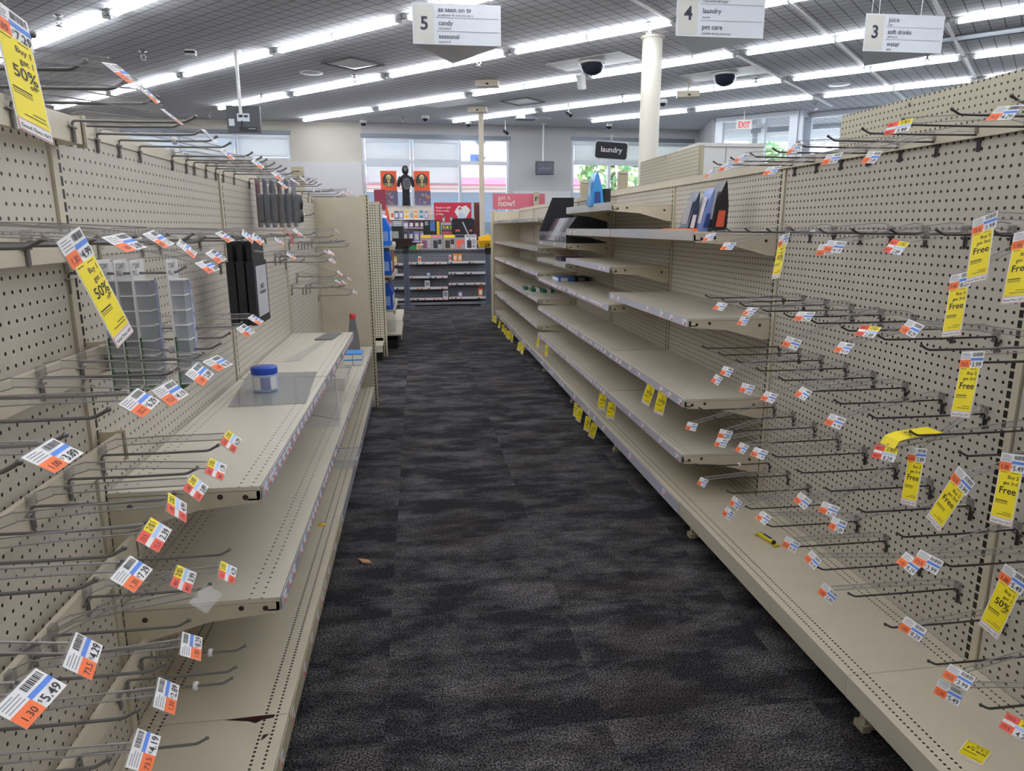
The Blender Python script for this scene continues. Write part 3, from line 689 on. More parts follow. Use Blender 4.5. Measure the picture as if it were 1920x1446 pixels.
RZ = {'T': 1.572, '1': 1.322, '2': 1.064, '3': .860, '4': .602, '5': .356}
RN = {'T': 'top row', '1': 'second row', '2': 'third row', '3': 'fourth row', '4': 'fifth row', '5': 'bottom row'}
TAGS_R = [('1', 0, -0.357, -0.074, -0.006, 'w'), ('1', 2, -0.359, 0.054, -0.036, 'w'), ('1', 4, -0.364, -0.019, -0.005, 'ws50'), ('1', 5, -0.354, -0.083, -0.027, 'w'), ('1', 6, -0.364, 0.012, -0.019, 'w'), ('1', 7, -0.357, -0.074, -0.015, 'y'), ('1', 8, -0.342, -0.1, -0.077, 'wsF'), ('1', 9, -0.363, -0.013, 0.039, 'wsF'), ('1', 10, -0.363, 0.037, 0.011, 'wsF'), ('2', 1, -0.359, -0.067, 0.004, 'w'), ('2', 2, -0.353, -0.089, -0.025, 'w'), ('2', 3, -0.365, -0.009, 0.014, 'w'), ('2', 4, -0.348, -0.098, -0.051, 'w'), ('2', 5, -0.362, -0.024, 0.038, 'w'), ('2', 6, -0.358, -0.07, -0.02, 'w'), ('2', 7, -0.363, -0.013, 0.037, 'y'), ('2', 8, -0.359, -0.009, 0.066, 'w'), ('2', 9, -0.362, -0.031, 0.03, 'wsF'), ('3', 1, -0.353, -0.063, -0.067, 'w'), ('3', 2, -0.365, -0.011, -0.014, 'w'), ('3', 3, -0.362, -0.013, -0.042, 'w'), ('3', 4, -0.363, -0.02, -0.034, 'w'), ('3', 5, -0.36, -0.059, 0.022, 'w'), ('3', 6, -0.359, -0.065, -0.016, 'w'), ('3', 7, -0.322, -0.171, -0.024, 'wsF'), ('3', 8, -0.362, 0.034, -0.036, 'yc'), ('3', 9, -0.36, -0.058, -0.018, 'wsF'), ('4', 0, -0.361, -0.012, -0.049, 'w'), ('4', 1, -0.341, -0.13, -0.003, 'w'), ('4', 2, -0.364, -0.0, -0.028, 'w'), ('4', 3, -0.364, -0.019, 0.005, 'w'), ('4', 4, -0.364, 0.014, 0.025, 'w'), ('4', 5, -0.321, -0.171, -0.032, 'w'), ('4', 6, -0.36, 0.049, -0.032, 'w'), ('4', 7, -0.363, 0.027, -0.029, 'w'), ('4', 8, -0.353, -0.091, -0.007, 'w'), ('4', 9, -0.364, -0.001, 0.031, 'w'), ('5', 1, -0.365, -0.015, 0.011, 'w'), ('5', 2, -0.354, -0.084, -0.03, 'w'), ('5', 3, -0.363, 0.003, 0.04, 'w'), ('5', 4, -0.357, -0.04, 0.066, 'w'), ('5', 5, -0.357, -0.055, 0.054, 'w'), ('5', 6, -0.358, -0.029, 0.064, 'w'), ('5', 7, -0.363, 0.033, 0.01, 'w'), ('5', 9, -0.344, -0.107, 0.062, 'w'), ('5', 10, -0.36, 0.052, 0.024, 'w'), ('5', 11, -0.357, 0.034, 0.07, 'y'), ('T', 0, -0.359, -0.06, -0.023, 'w'), ('T', 1, -0.362, -0.045, -0.01, 'w'), ('T', 2, -0.364, -0.021, 0.005, 'w'), ('T', 3, -0.356, -0.064, -0.049, 'w'), ('T', 4, -0.361, -0.05, 0.004, 'w'), ('T', 5, -0.311, -0.184, -0.047, 'w'), ('T', 6, -0.354, 0.076, -0.042, 'w'), ('T', 7, -0.363, -0.034, 0.003, 'y'), ('T', 9, -0.363, -0.036, -0.013, 'w'), ('3', 10, -0.36, -0.009, 0.06, 'wsF'), ('5', 8, -0.35, -0.12, 0.09, 'w'), ('4', 10, -0.36, -0.055, 0.1, 'ws5')]
TAGS_L = [('1', 0, 0.261, -0.029, -0.036, 'w'), ('1', 1, 0.264, -0.005, 0.023, 'w'), ('1', 2, 0.263, -0.027, 0.022, 'w'), ('1', 3, 0.262, -0.038, 0.014, 'w'), ('1', 4, 0.256, -0.067, -0.001, 'w'), ('1', 5, 0.261, -0.037, 0.027, 'w'), ('1', 6, 0.253, -0.078, 0.005, 'w'), ('3', 0, 0.212, -0.155, -0.039, 'w'), ('3', 5, 0.263, -0.03, -0.017, 'w'), ('3', 6, 0.252, -0.068, 0.044, 'w'), ('3', 8, 0.263, 0.032, 0.028, 'w'), ('3', 9, 0.262, -0.04, -0.014, 'w'), ('3', 10, 0.273, 0.026, -0.051, 'w'), ('3', 11, 0.263, -0.014, -0.027, 'w'), ('3', 12, 0.254, -0.061, 0.047, 'w'), ('3', 14, 0.262, 0.029, 0.061, 'w'), ('3', 15, 0.278, 0.022, -0.028, 'w'), ('3', 17, 0.262, -0.026, 0.031, 'w'), ('3', 19, 0.264, 0.069, 0.041, 'w'), ('3', 20, 0.253, -0.071, 0.034, 'w'), ('A', 0, 0.25, -0.085, 0.016, 'wsL'), ('A', 1, 0.265, -0.011, 0.007, 'w'), ('A', 2, 0.262, -0.038, 0.0, 'w'), ('A', 3, 0.258, -0.06, -0.017, 'w'), ('B', 0, 0.264, -0.014, 0.015, 'wsL'), ('C', 0, 0.262, -0.019, 0.032, 'w'), ('C', 2, 0.263, -0.009, 0.031, 'w'), ('C', 3, 0.263, -0.024, 0.018, 'w'), ('C', 4, 0.263, -0.032, 0.016, 'w'), ('C', 5, 0.259, -0.056, 0.01, 'w'), ('T', 0, 0.264, 0.021, -0.002, 'b'), ('T', 1, 0.261, 0.039, -0.027, 'w'), ('T', 4, 0.251, -0.084, -0.017, 'w'), ('T', 5, 0.262, 0.02, -0.032, 'w'), ('T', 7, 0.253, -0.057, -0.053, 'w'), ('T', 8, 0.263, 0.011, -0.032, 'w'), ('T', 10, 0.264, -0.021, -0.011, 'w'), ('T', 12, 0.264, 0.033, 0.007, 'w'), ('T', 18, 0.259, -0.051, 0.017, 'w'), ('T', 19, 0.263, 0.021, 0.044, 'w'), ('D', 0, 0.264, -0.004, 0.026, 'w'), ('D', 1, 0.264, -0.004, 0.003, 'w'), ('D', 2, 0.264, -0.001, 0.027, 'w'), ('D', 3, 0.262, -0.002, 0.04, 'y'), ('D', 4, 0.262, -0.004, 0.04, 'y'), ('D', 5, 0.262, -0.018, 0.037, 'y'), ('D', 6, 0.261, -0.035, 0.027, 'y'), ('D', 7, 0.258, -0.043, 0.042, 'y'), ('E', 0, 0.262, 0.0, 0.026, 'w'), ('E', 1, 0.262, -0.002, 0.041, 'w'), ('E', 2, 0.262, 0.001, 0.046, 'w'), ('E', 3, 0.245, -0.02, 0.14, 'y'), ('E', 4, 0.256, -0.011, 0.068, 'c'), ('E', 5, 0.259, -0.021, 0.052, 'y'), ('B', 1, 0.262, -0.03, 0.013, 'w'), ('B', 2, 0.262, -0.035, 0.016, 'w'), ('B', 3, 0.262, -0.045, 0.0, 'w'), ('3', 18, 0.262, -0.01, 0.03, 'w')]

TR = {(r, c): (V((x, y, z)), k) for r, c, x, y, z, k in TAGS_R}
SALE_R = {}
SLAB = {('1', 4): 'narrow looking yellow 50 percent sale tag hanging beside the slotted upright, right wall', ('1', 8): 'yellow Free sale tag second from the top in the near column, right wall', ('1', 9): 'yellow Free sale tag hanging highest on the right wall',
        ('1', 10): 'yellow sale tag cut off by the picture edge, highest at the far right', ('2', 9): 'yellow Free sale tag third from the top, near the slotted upright on the right', ('3', 7): 'yellow Free sale tag hanging straight below the curled 50 tag',
        ('3', 9): 'yellow Free sale tag tilted strongly to one side, low on the right wall', ('3', 10): 'yellow sale tag cut off by the picture edge, middle of the far right', ('4', 10): 'large yellow sale tag with a cut off 5, lowest at the far right edge'}
ROLL = {('3', 9): -18, ('3', 7): 14, ('1', 9): 17, ('2', 9): 12, ('1', 4): 12, ('4', 10): -4, ('1', 8): 15, ('3', 10): 12, ('1', 10): 12}
i = 0
for row, z in RZ.items():
    for c in range(12):
        y = 2.645-.1524*c
        tv = TR.get((row, c))
        if row == 'T' and c > 9: continue
        lab = f'dark wire peg hook, {ORD[c]} from the far end of the {RN[row]}, right wall'
        i += 1
        res = hook('R', (XR, y, z), lab, tv[0] if tv else None, tv[1] if tv else None, i, roll=ROLL.get((row, c)))
        if isinstance(res, tuple): tag(res[1], SLAB.get((row, c), f'yellow sale tag on the {RN[row]} of the right wall'), 'sale tag')
LROWS = {'A': (1.545, [.92, 1.05, 1.18, 1.31, 1.52], 'on the top rail of the nearest bay'), 'T': (1.55, [1.63, 1.76, 1.88, 2.01, 2.26, 2.39, 2.47, 2.60, 2.72, 2.82, 2.98, 3.24, 3.41, 3.54, 3.66, 3.80, 4.28, 4.37, 4.66, 4.93, 5.10], 'along the top of the pegboard'),
         'B': (1.32, [.88, 1.02, 1.15, 1.29, 1.43], 'on the second rail of the nearest bay'), '1': (1.31, [1.58, 1.70, 1.95, 2.08, 2.45, 2.76, 3.02, 3.48], 'in the eye level row of the pegboard'),
         'C': (1.09, [.76, .86, .98, 1.12, 1.27, 1.42, 1.54], 'on the third rail of the nearest bay'), 'D': (.89, [.64, .74, .88, .97, 1.07, 1.18, 1.31, 1.45], 'on the fourth rail of the nearest bay'),
         'E': (.65, [.845, .94, 1.05, 1.12, 1.18, 1.31, 1.46], 'on the fifth rail of the nearest bay'), 'F': (.39, [1.06, 1.2, 1.38, 1.42, 1.50], 'on the lowest rail of the nearest bay'),
         '3': (None, [(4.1, 1.26), (4.41, 1.26), (4.53, 1.25), (4.65, 1.25), (4.79, 1.25), (4.96, 1.25), (4.22, 1.29), (5.12, 1.21), (3.67, 1.2), (3.8, 1.2), (3.95, 1.16), (4.28, 1.06), (4.08, 1.01), (4.46, .98), (4.59, .97), (4.75, .96), (5.12, .87), (1.96, 1.08), (1.83, 1.07), (1.54, 1.252), (2.67, 1.22), (3.11, 1.2), (3.50, 1.40)], '')}
TL = {(r, c): (V((x, y, z)), k) for r, c, x, y, z, k in TAGS_L}
for row, (z, ys, where) in LROWS.items():
    items = ys if row == '3' else [(y, z) for y in ys]
    order = sorted(range(len(items)), key=lambda q: (items[q][0], -items[q][1])) 
    for c, (y, zz) in enumerate(items):
        i += 1; tv = TL.get((row, c))
        lab = (f'grey wire hook {where}, left, {ORD[order.index(c)]} from front' if row != '3' else f'grey wire peg hook scattered on the left pegboard, {ORD[order.index(c)]} from the near end')
        res = hook('L', (XL+.055 if row in 'ABCDEF' else XL, y, zz), lab, tv[0] if tv else None, tv[1] if tv else None, i, roll=-14 if row == 'A' and c == 0 else None)
        if isinstance(res, tuple): tag(res[1], 'yellow 50 percent tag '+('hanging from the top rail, highest at the near left' if row == 'A' else 'hanging from the second rail beside the pill organizers'), 'sale tag')
# yellow tags hanging from the shelf edge strips on the right
def shelf_tag(x, y, z, lab, grp, yaw, rl):
    rr = Matrix.Rotation(yaw, 3, 'Z') @ V((0, -1, 0)); dd = (V((0, 0, -1))+V((-1, 0, 0))*.06).normalized(); nn = rr.cross(-dd); Q = Matrix.Rotation(rl, 3, nn); rr = Q @ rr; dd = Q @ dd; rr = (rr-dd*rr.dot(dd)).normalized()
    o = bpy.data.objects.new('sale_tag', SALE['50']); COL.objects.link(o); o.matrix_world = frame(rr, dd, V((x, y, z))); tag(o, lab, 'sale tag', grp)
EDGE = [(10.0, .095), (9.90, .095), (9.80, .095), (9.337, .095), (9.007, .095), (8.714, .095), (8.481, .095), (8.327, .1), (8.087, .105), (7.463, .112), (7.257, .112), (6.295, .345), (5.855, .345), (3.995, .35), (3.787, .35), (3.131, .598), (2.969, .598), (4.709, .112), (4.574, .112), (4.343, .112), (4.174, .112)]
for i, (y, z) in enumerate(EDGE):
    w_ = ('deck edge' if z < .12 else 'low shelf edge' if z < .4 else 'middle shelf edge'); n_ = sum(1 for q, t in EDGE if q < y and (t < .12) == (z < .12))
    shelf_tag(XFR-.008, y, z, f'narrow yellow sale tag hanging from the right {w_}, {ORD[n_]} from the near end', 'yellow tags along the right shelf edges', random.uniform(.1, .9), random.uniform(-.28, .02))

# loose tag lying on the near deck
o = bpy.data.objects.new('sale_tag', SALE['F']); COL.objects.link(o); 
o.matrix_world = frame(V((.03, -.043, 0)).normalized(), V((-.074, -.040, 0)).normalized(), V((1.249, 1.2205, ZD+.0012))) @ Matrix.Diagonal((1, .68, 1, 1)); o.name = 'sale_tag'; tag(o, 'yellow Free sale tag lying flat on the near right deck', 'sale tag')
# ------------------------------------------------------------------ goods left on the shelves
M_green = mat('green_card', (58, 104, 58), .5); M_cmp = clear('frosted_compartment', (206, 210, 216), .55, .3); M_navy = mat('navy_print', (44, 66, 130), .6)
def pill(x, w_):
    r = thing('pill_organizer', w_, 'pill organizer', (x, 1.53, 1.14), 0, 'seven day pill organizers on one hook')
    y0, y1 = 1.508, 1.556; z0, z1 = 1.022, 1.238
    m = MB().box(x-.031, x-.029, y0-.010, y1+.012, z0-.015, z1+.042, 0).box(x-.0288, x-.0284, y0-.009, y1+.011, z0-.014, z0+.10, 1)
    for i, t in enumerate(('7 DAY', 'PILL')): m.text(t, (x-.0285, y0-.006, z1+.024-.014*i), (0, 1, 0), (0, 0, -1), .015, 2, .001)
    m.build('backing_card', [M_white, M_green, M_ink], r)
    m = MB().box(x-.028, x-.004, y0, y1-.014, z0, z1, 0)
    for k in range(8): zz = z0+(z1-z0)*k/7; m.box(x-.0285, x-.0030, y0-.0012, y1-.013, zz-.0012, zz+.0012, 1)
    m.build('compartments', [M_cmp, M_white], r)
    m = MB()
    m.box(x-.026, x-.002, y1-.013, y1, z0+.004, z1-.002, 0)
    for k, t in enumerate('SFTWTMS'): 
        zz = z1-(k+1)*(z1-z0)/7+.010; m.text(t, (x-.0018, y1-.0115, zz), (0, 1, 0), (0, 0, -1), .017, 1, .0004)
    m.build('day_lids', [mat('lid_lavender', (188, 194, 220), .35) if 'lid_lavender' not in bpy.data.materials else bpy.data.materials['lid_lavender'], M_navy], r)
for x, w_ in ((-.602, 'clear weekly pill organizer, first of three hanging together beside the yellow 50 tag'), (-.571, 'clear weekly pill organizer, middle of three hanging together'), (-.540, 'clear weekly pill organizer, outermost of three hanging together'), (-.472, 'clear weekly pill organizer hanging alone at the hook end')): pill(x, w_)
# blister packs of black gear on the top hooks
M_bl1, M_bl2 = mat('card_dark_red', (120, 70, 72), .5), mat('card_blue_grey', (84, 86, 104), .5)
for i in range(6):
    x = -.672+.030*i; yc = 3.24; z1 = 1.545; lean = (-.015 if i == 0 else .0)
    r = thing('blister_pack', f'black accessory in clear blister pack, {ORD[i]} of six on one hook counted from the pegboard', 'blister pack', (x, yc, z1), 0, 'blister packs of black accessories on one hook')
    MB().box(x-.002, x, yc-.045, yc+.045, z1-.20, z1).build('backing_card', M_bl1 if i % 3 == 0 else M_bl2, r)
    m = MB()
    for zz, sz in ((z1-.095, .036), (z1-.152, .032)): m.lathe((x+.012, yc, zz), [(.001, -sz), (.020, -sz*.8), (.024, 0), (.020, sz*.8), (.001, sz)], 10)
    m.box(x+.004, x+.018, yc-.034, yc+.034, z1-.17, z1-.075); m.build('accessory', M_black, r)
    MB().box(x+.001, x+.026, yc-.042, yc+.042, z1-.195, z1-.06).build('blister', M_film, r)
# black folders in plastic bags hung in front of the second upright
for i in range(3):
    x = -.605+.030*i; r = thing('packed_sleeve', f'black packaged sleeve, {["innermost", "middle", "outermost, with the white window label"][i]} of three on one hook', 'sleeve', (x, 2.45, 1.3), 0, 'black sleeves on one hook')
    MB().box(x, x+.024, 2.35, 2.545, 1.03, 1.235).build('sleeve', M_blackc, r)
    m = MB().box(x+.004, x+.020, 2.36, 2.535, 1.235, 1.30); m.build('bag_top', M_black, r)
    if i == 2:
        m = MB().box(x+.0242, x+.025, 2.375, 2.528, 1.055, 1.22, 0); m.text('NOT', (x+.0252, 2.45, 1.145), (0, 1, 0), (0, 0, -1), .022, 1, .0006, 'c', bold=.02); m.text('WATERPROOF', (x+.0252, 2.45, 1.128), (0, 1, 0), (0, 0, -1), .014, 1, .0006, 'c', bold=.02)
        m.build('window_label', [mat('label_silver_grey', (206, 206, 210), .35), M_ink], r)
        MB().tube([(x+.03, 2.36, 1.27), (x+.045, 2.42, 1.265), (x+.045, 2.52, 1.268)], .004, 6).build('bag_seam', M_film, r)
r = thing('ribbon', 'small red ribbon strip looped over the eye level hooks', 'ribbon', (-.52, 2.62, 1.3)); m = MB(); pts = [V((-.50, 2.60, 1.33)), V((-.47, 2.60, 1.335)), V((-.445, 2.62, 1.32)), V((-.44, 2.62, 1.285))]
for a, b in zip(pts, pts[1:]): m.obox((a+b)/2, (b-a)/2, V((0, .012, 0)), V((.0006, 0, .0004)))
m.build('strip', mat('ribbon_red', (204, 44, 52), .5), r)
# tub, sheet, strip on the upper left shelf
ZU = .7665
r = thing('tub', 'round white tub with blue screw lid on the upper left shelf', 'tub', (-.558, 2.545, ZU+.003))
MB().lathe((-.558, 2.545, ZU+.003), [(.041, 0), (.043, .004), (.043, .062), (.040, .066)], 28).build('body', mat('tub_pale_blue', (170, 190, 224), .35), r)
m = MB()
for a0, a1, mi in ((-2.5, -1.75, 0), (-1.7, -.95, 1), (-.9, -.3, 0)):
    n = 7; vs = []
    for k in range(n+1):
        a = a0+(a1-a0)*k/n
        vs += [(-.558+.0437*math.cos(a), 2.545+.0437*math.sin(a), ZU+.012), (-.558+.0437*math.cos(a), 2.545+.0437*math.sin(a), ZU+.058)]
    m.add(vs, [(2*k, 2*k+2, 2*k+3, 2*k+1) for k in range(n)], mi, True)
m.build('paper_label', [M_white, mat('label_grey_blue', (134, 140, 178), .5)], r)
MB().lathe((-.558, 2.545, ZU+.066), [(.0455, 0), (.046, .003), (.046, .020), (.044, .024), (.0005, .024)], 30).build('lid', mat('lid_blue', (30, 72, 176), .35), r)
r = thing('acrylic_sheet', 'clear plastic sheet lying flat under the blue lidded tub', 'plastic sheet', (-.5, 2.6, ZU))
MB().prism([(-.632, 2.315), (-.385, 2.33), (-.42, 2.86), (-.69, 2.87)], (0, 0, ZU+.0005), (1, 0, 0), (0, 1, 0), (0, 0, .002)).build('sheet', M_sheet, r)
r = thing('clip_strip', 'clear plastic hanger strip with grey head lying on the upper left shelf', 'clip strip', (-.52, 3.5, ZU))
m = MB().prism([(-.60, 3.10), (-.53, 3.13), (-.475, 3.72), (-.50, 3.74)], (0, 0, ZU+.0005), (1, 0, 0), (0, 1, 0), (0, 0, .004)); m.build('strip', M_film, r)
MB().prism([(-.545, 3.70), (-.455, 3.70), (-.43, 3.93), (-.51, 3.93)], (0, 0, ZU+.001), (1, 0, 0), (0, 1, 0), (0, 0, .006)).build('head', mat('strip_grey', (112, 110, 108), .5), r)
# lower left shelf
ZL = .4805
r = thing('bottle', 'grey plastic bottle with red cap standing on the lower left shelf', 'bottle', (-.465, 5.0, ZL))
prof = [(-.040, 0), (.040, 0), (.041, .01), (.036, .10), (.022, .20), (.019, .235), (-.019, .235), (-.024, .2), (-.034, .10), (-.041, .01)]
MB().prism(prof, (-.465, 4.975, ZL), (1, 0, 0), (0, 0, 1), (0, .05, 0)).build('body', mat('bottle_grey', (120, 120, 126), .4), r)
MB().lathe((-.465, 5.0, ZL+.235), [(.022, 0), (.022, .03), (.018, .034), (.0005, .034)], 18).build('cap', mat('cap_red', (206, 40, 44), .4), r)
for i, (z, w_) in enumerate(((ZL, 'blue and white boxed product pack, bottom of the pair by the grey bottle'), (ZL+.038, 'blue and white boxed product pack, upper of the pair by the grey bottle'))):
    r = thing('carton', w_, 'carton', (-.43, 4.55, z)); m = MB().box(-.485+.004*i, -.372, 4.47, 4.62, z+.0005, z+.037, 0).box(-.486+.004*i, -.371, 4.469, 4.6205, z+.030, z+.0372, 1).box(-.432, -.427, 4.4688, 4.47, z+.001, z+.034, 2)
    m.build('box', [M_white, mat('carton_blue', (70, 150, 226), .5) if 'carton_blue' not in bpy.data.materials else bpy.data.materials['carton_blue'], M_grey], r)
def tray(name, lab, x0, x1, y0, y1, z, h, cat='plastic tray', flare=.02):
    r = thing(name, lab, cat, ((x0+x1)/2, (y0+y1)/2, z)); m = MB(); b = [(x0, y0), (x1, y0), (x1, y1), (x0, y1)]; cx, cy = (x0+x1)/2, (y0+y1)/2
    lo = [V((x+(cx-x)*flare*6, y+(cy-y)*flare*6, z+.001)) for x, y in b]; hi = [V((x, y, z+h)) for x, y in b]; li = [p+(V((cx, cy, p.z))-p)*.04 for p in hi]; lb = [p+(V((cx, cy, p.z))-p)*.05+V((0, 0, .002)) for p in lo]
    m.add(lo+hi+li+lb, [(3, 2, 1, 0)]+[(i, (i+1) % 4, (i+1) % 4+4, i+4) for i in range(4)]+[(i+4, (i+1) % 4+4, (i+1) % 4+8, i+8) for i in range(4)]+[(i+8, (i+1) % 4+8, (i+1) % 4+12, i+12) for i in range(4)]+[(12, 13, 14, 15)])
    m.build('tray', M_film, r); e = MB(); e.tube([hi[0], hi[1], hi[2], hi[3], hi[0]], .003, 6); e.build('rim', M_lip, r); return r
tray('clear_tray', 'open clear plastic tray on the lower left shelf, farther one', -.60, -.40, 3.72, 4.05, ZL, .07)
r = thing('clear_pouch', 'crumpled clear plastic clamshell with an orange spot on the lower left shelf', 'clamshell', (-.47, 3.3, ZL))
m = MB(); q = [(-.56, 3.06, 0), (-.36, 3.03, 0), (-.40, 3.5, 0), (-.56, 3.5, 0), (-.53, 3.20, .02), (-.37, 3.10, .012), (-.42, 3.46, .14), (-.5, 3.47, .15)]
m.add([(x, y, z+ZL+.002) for x, y, z in q], [(3, 2, 1, 0), (4, 5, 6, 7), (0, 1, 5, 4), (1, 2, 6, 5), (2, 3, 7, 6), (3, 0, 4, 7)]); m.build('shell', M_film, r)
e = MB(); e.tube([(-.37, 3.10, ZL+.016), (-.42, 3.46, ZL+.143)], .003, 6); e.tube([(-.53, 3.2, ZL+.024), (-.37, 3.10, ZL+.016)], .003, 6); e.tube([(-.42, 3.46, ZL+.143), (-.5, 3.47, ZL+.153)], .004, 6); e.build('edge', M_lip, r)
MB().box(-.54, -.51, 3.23, 3.27, ZL+.05, ZL+.052).build('sticker', M_orange, r)
tray('clear_tray', 'clear plastic tray hanging over the deck edge on the left', -.45, -.325, 3.36, 3.56, ZD, .045)
o = MB().lathe((-.418, 2.695, ZD), [(.016, .0002), (.016, .0012), (.0005, .0012)], 20).build('sticker', M_goldbox); tag(o, 'small round yellow sticker on the left base deck', 'sticker')
m = MB().prism([(-.445, 1.540), (-.425, 1.530), (-.41, 1.541), (-.385, 1.545), (-.384, 1.556), (-.42, 1.556), (-.50, 1.551)], (0, 0, ZD+.0004), (1, 0, 0), (0, 1, 0), (0, 0, .0006)).prism([(-.400, 1.468), (-.392, 1.475), (-.385, 1.488), (-.398, 1.486)], (0, 0, ZD+.0004), (1, 0, 0), (0, 1, 0), (0, 0, .0006)); o = m.build('spill_stain', mat('spill_dark_red', (52, 22, 24), .35)); tag(o, 'dark dried spill beside the deck seam, near left deck', 'stain')
o = MB().prism([(-.283, 2.70), (-.262, 2.665), (-.225, 2.655), (-.238, 2.68), (-.262, 2.69)], (0, 0, .004), (1, 0, 0), (0, 1, 0), (0, .004, .005)).build('paper_scrap', mat('scrap_brown', (176, 130, 92), .7)); tag(o, 'small brown scrap lying on the dark carpet', 'litter')
# right side goods
r = thing('candy_wrapper', 'yellow candy bar wrapper lying on the near right deck', 'wrapper', (1.29, 2.30, ZD)); m = MB(); d = V((1.299-1.279, 2.253-2.35, 0)); L_ = d.length; d.normalize(); n = V((-d.y, d.x, 0)); c = V((1.289, 2.30, ZD+.010))
m.tube([c-d*.046, c-d*.040, c-d*.02, c+d*.02, c+d*.034], [.006, .010, .0105, .0105, .009], 10, 0); m.tube([c+d*.034, c+d*.039], [.0095, .0085], 10, 1); m.obox(c-d*.054-V((0, 0, .006)), d*.008, n*.015, V((0, 0, .001)), 0); m.obox(c+d*.048-V((0, 0, .006)), d*.008, n*.012, V((0, 0, .001)), 0)
m.obox(c+V((0, 0, .0102)), d*.022, n*.005, V((0, 0, .0006)), 2); m.build('wrapper', [mat('wrapper_yellow', (206, 186, 30), .35), M_black, M_navy], r)
def pouch(lab, x, y, z, w, h, dep, mats, lean=0.0, rz=0.0, window=None, group=None, name='snack_bag'):
    """standing gusseted bag, front towards the aisle (-x side), tapering to a sealed top"""
    r = thing(name, lab, 'bag', (x, y, z), rz, group); m = MB(); rings = [(1, 1, 0), (1.02, 1.05, .12), (.98, .85, .5), (.95, .35, .85), (.96, .05, 1)]; vs = []; fs = []
    for a, b, t in rings:
        for sx, sy in ((-1, -1), (1, -1), (1, 1), (-1, 1)): vs.append((sx*dep/2*b+lean*t*h, sy*w/2*a, t*h))
    for i in range(len(rings)-1):
        for k in range(4): p, q = i*4+k, i*4+(k+1) % 4; fs.append((p, q, q+4, p+4))
    fs += [(3, 2, 1, 0), (16, 17, 18, 19)]; m.add(vs, fs, 0); m.build('bag', mats[0], r, True)
    if window: 
        e = MB(); y0, y1, z0, z1 = window
        f = lambda yy, t: V((-dep/2*(1.0 if t < .15 else .93-.2*(t-.2))-.003+lean*t*h, yy*w/2, t*h))
        e.add([f(y0, z0), f(y1, z0), f(y1, z1), f(y0, z1)], [(0, 1, 2, 3)]); e.build('printed_panel', mats[1], r, True)
        s_ = MB(); q = (lambda xx, t: V((xx*dep/2*.7+lean*t*h, -w/2*1.03-.002, t*h))); s_.add([q(-.8, .1), q(.8, .1), q(.7, .42), q(-.7, .42)], [(0, 1, 2, 3)]); s_.build('side_print', mats[2], r, True)
    return r
M_bagblk, M_bagblue, M_bagnavy = mat('foil_black', (34, 32, 36), .28), mat('foil_light_blue', (120, 140, 196), .3), mat('foil_navy', (44, 58, 84), .3)
M_foodred = mat('food_red', (206, 84, 60), .5)
G_ = 'snack bags standing on the right upper shelf'
pouch('navy and silver snack bag leaning, farthest of the three standing on the upper shelf', 1.215, 3.09, 1.319, .10, .175, .035, [M_bagnavy, M_grey, M_white], .20, 0, (-.7, .7, .2, .8), G_)
pouch('pale blue snack bag leaning, middle of the three standing on the upper shelf', 1.255, 3.04, 1.319, .10, .185, .035, [M_bagblue, M_white, M_navy], .22, 0, (-.7, .7, .2, .8), G_)
pouch('glossy black snack bag with red food picture, nearest of the three on the upper shelf', 1.305, 3.0, 1.319, .10, .215, .065, [M_bagblk, M_grey, M_foodred], .12, 0, (-.75, .75, .25, .85), G_)
r = thing('orange_tray', 'flat bright orange tray on the upper shelf beside the snack bags', 'tray', (1.14, 3.02, 1.319)); m = MB().box(1.115, 1.20, 2.92, 3.12, 1.3195, 1.328)
for k in range(9): m.box(1.115+.0095*k, 1.119+.0095*k, 2.92, 3.12, 1.328, 1.334)
m.build('ribbed_tray', mat('tray_orange', (246, 124, 32), .45), r)
pouch('crumpled light blue chip bag standing on the topmost right shelf', 1.125, 4.42, 1.469, .12, .205, .075, [mat('foil_sky_blue', (64, 150, 214), .3), mat('foil_sky_pale', (150, 196, 226), .3), M_navy], -.01, 0, (-.6, .6, .3, .8), None, 'chip_bag')
o = MB().box(1.175, 1.215, 4.38, 4.46, 1.4695, 1.575).build('small_carton', M_blackc); tag(o, 'small dark box beside the light blue chip bag', 'box')
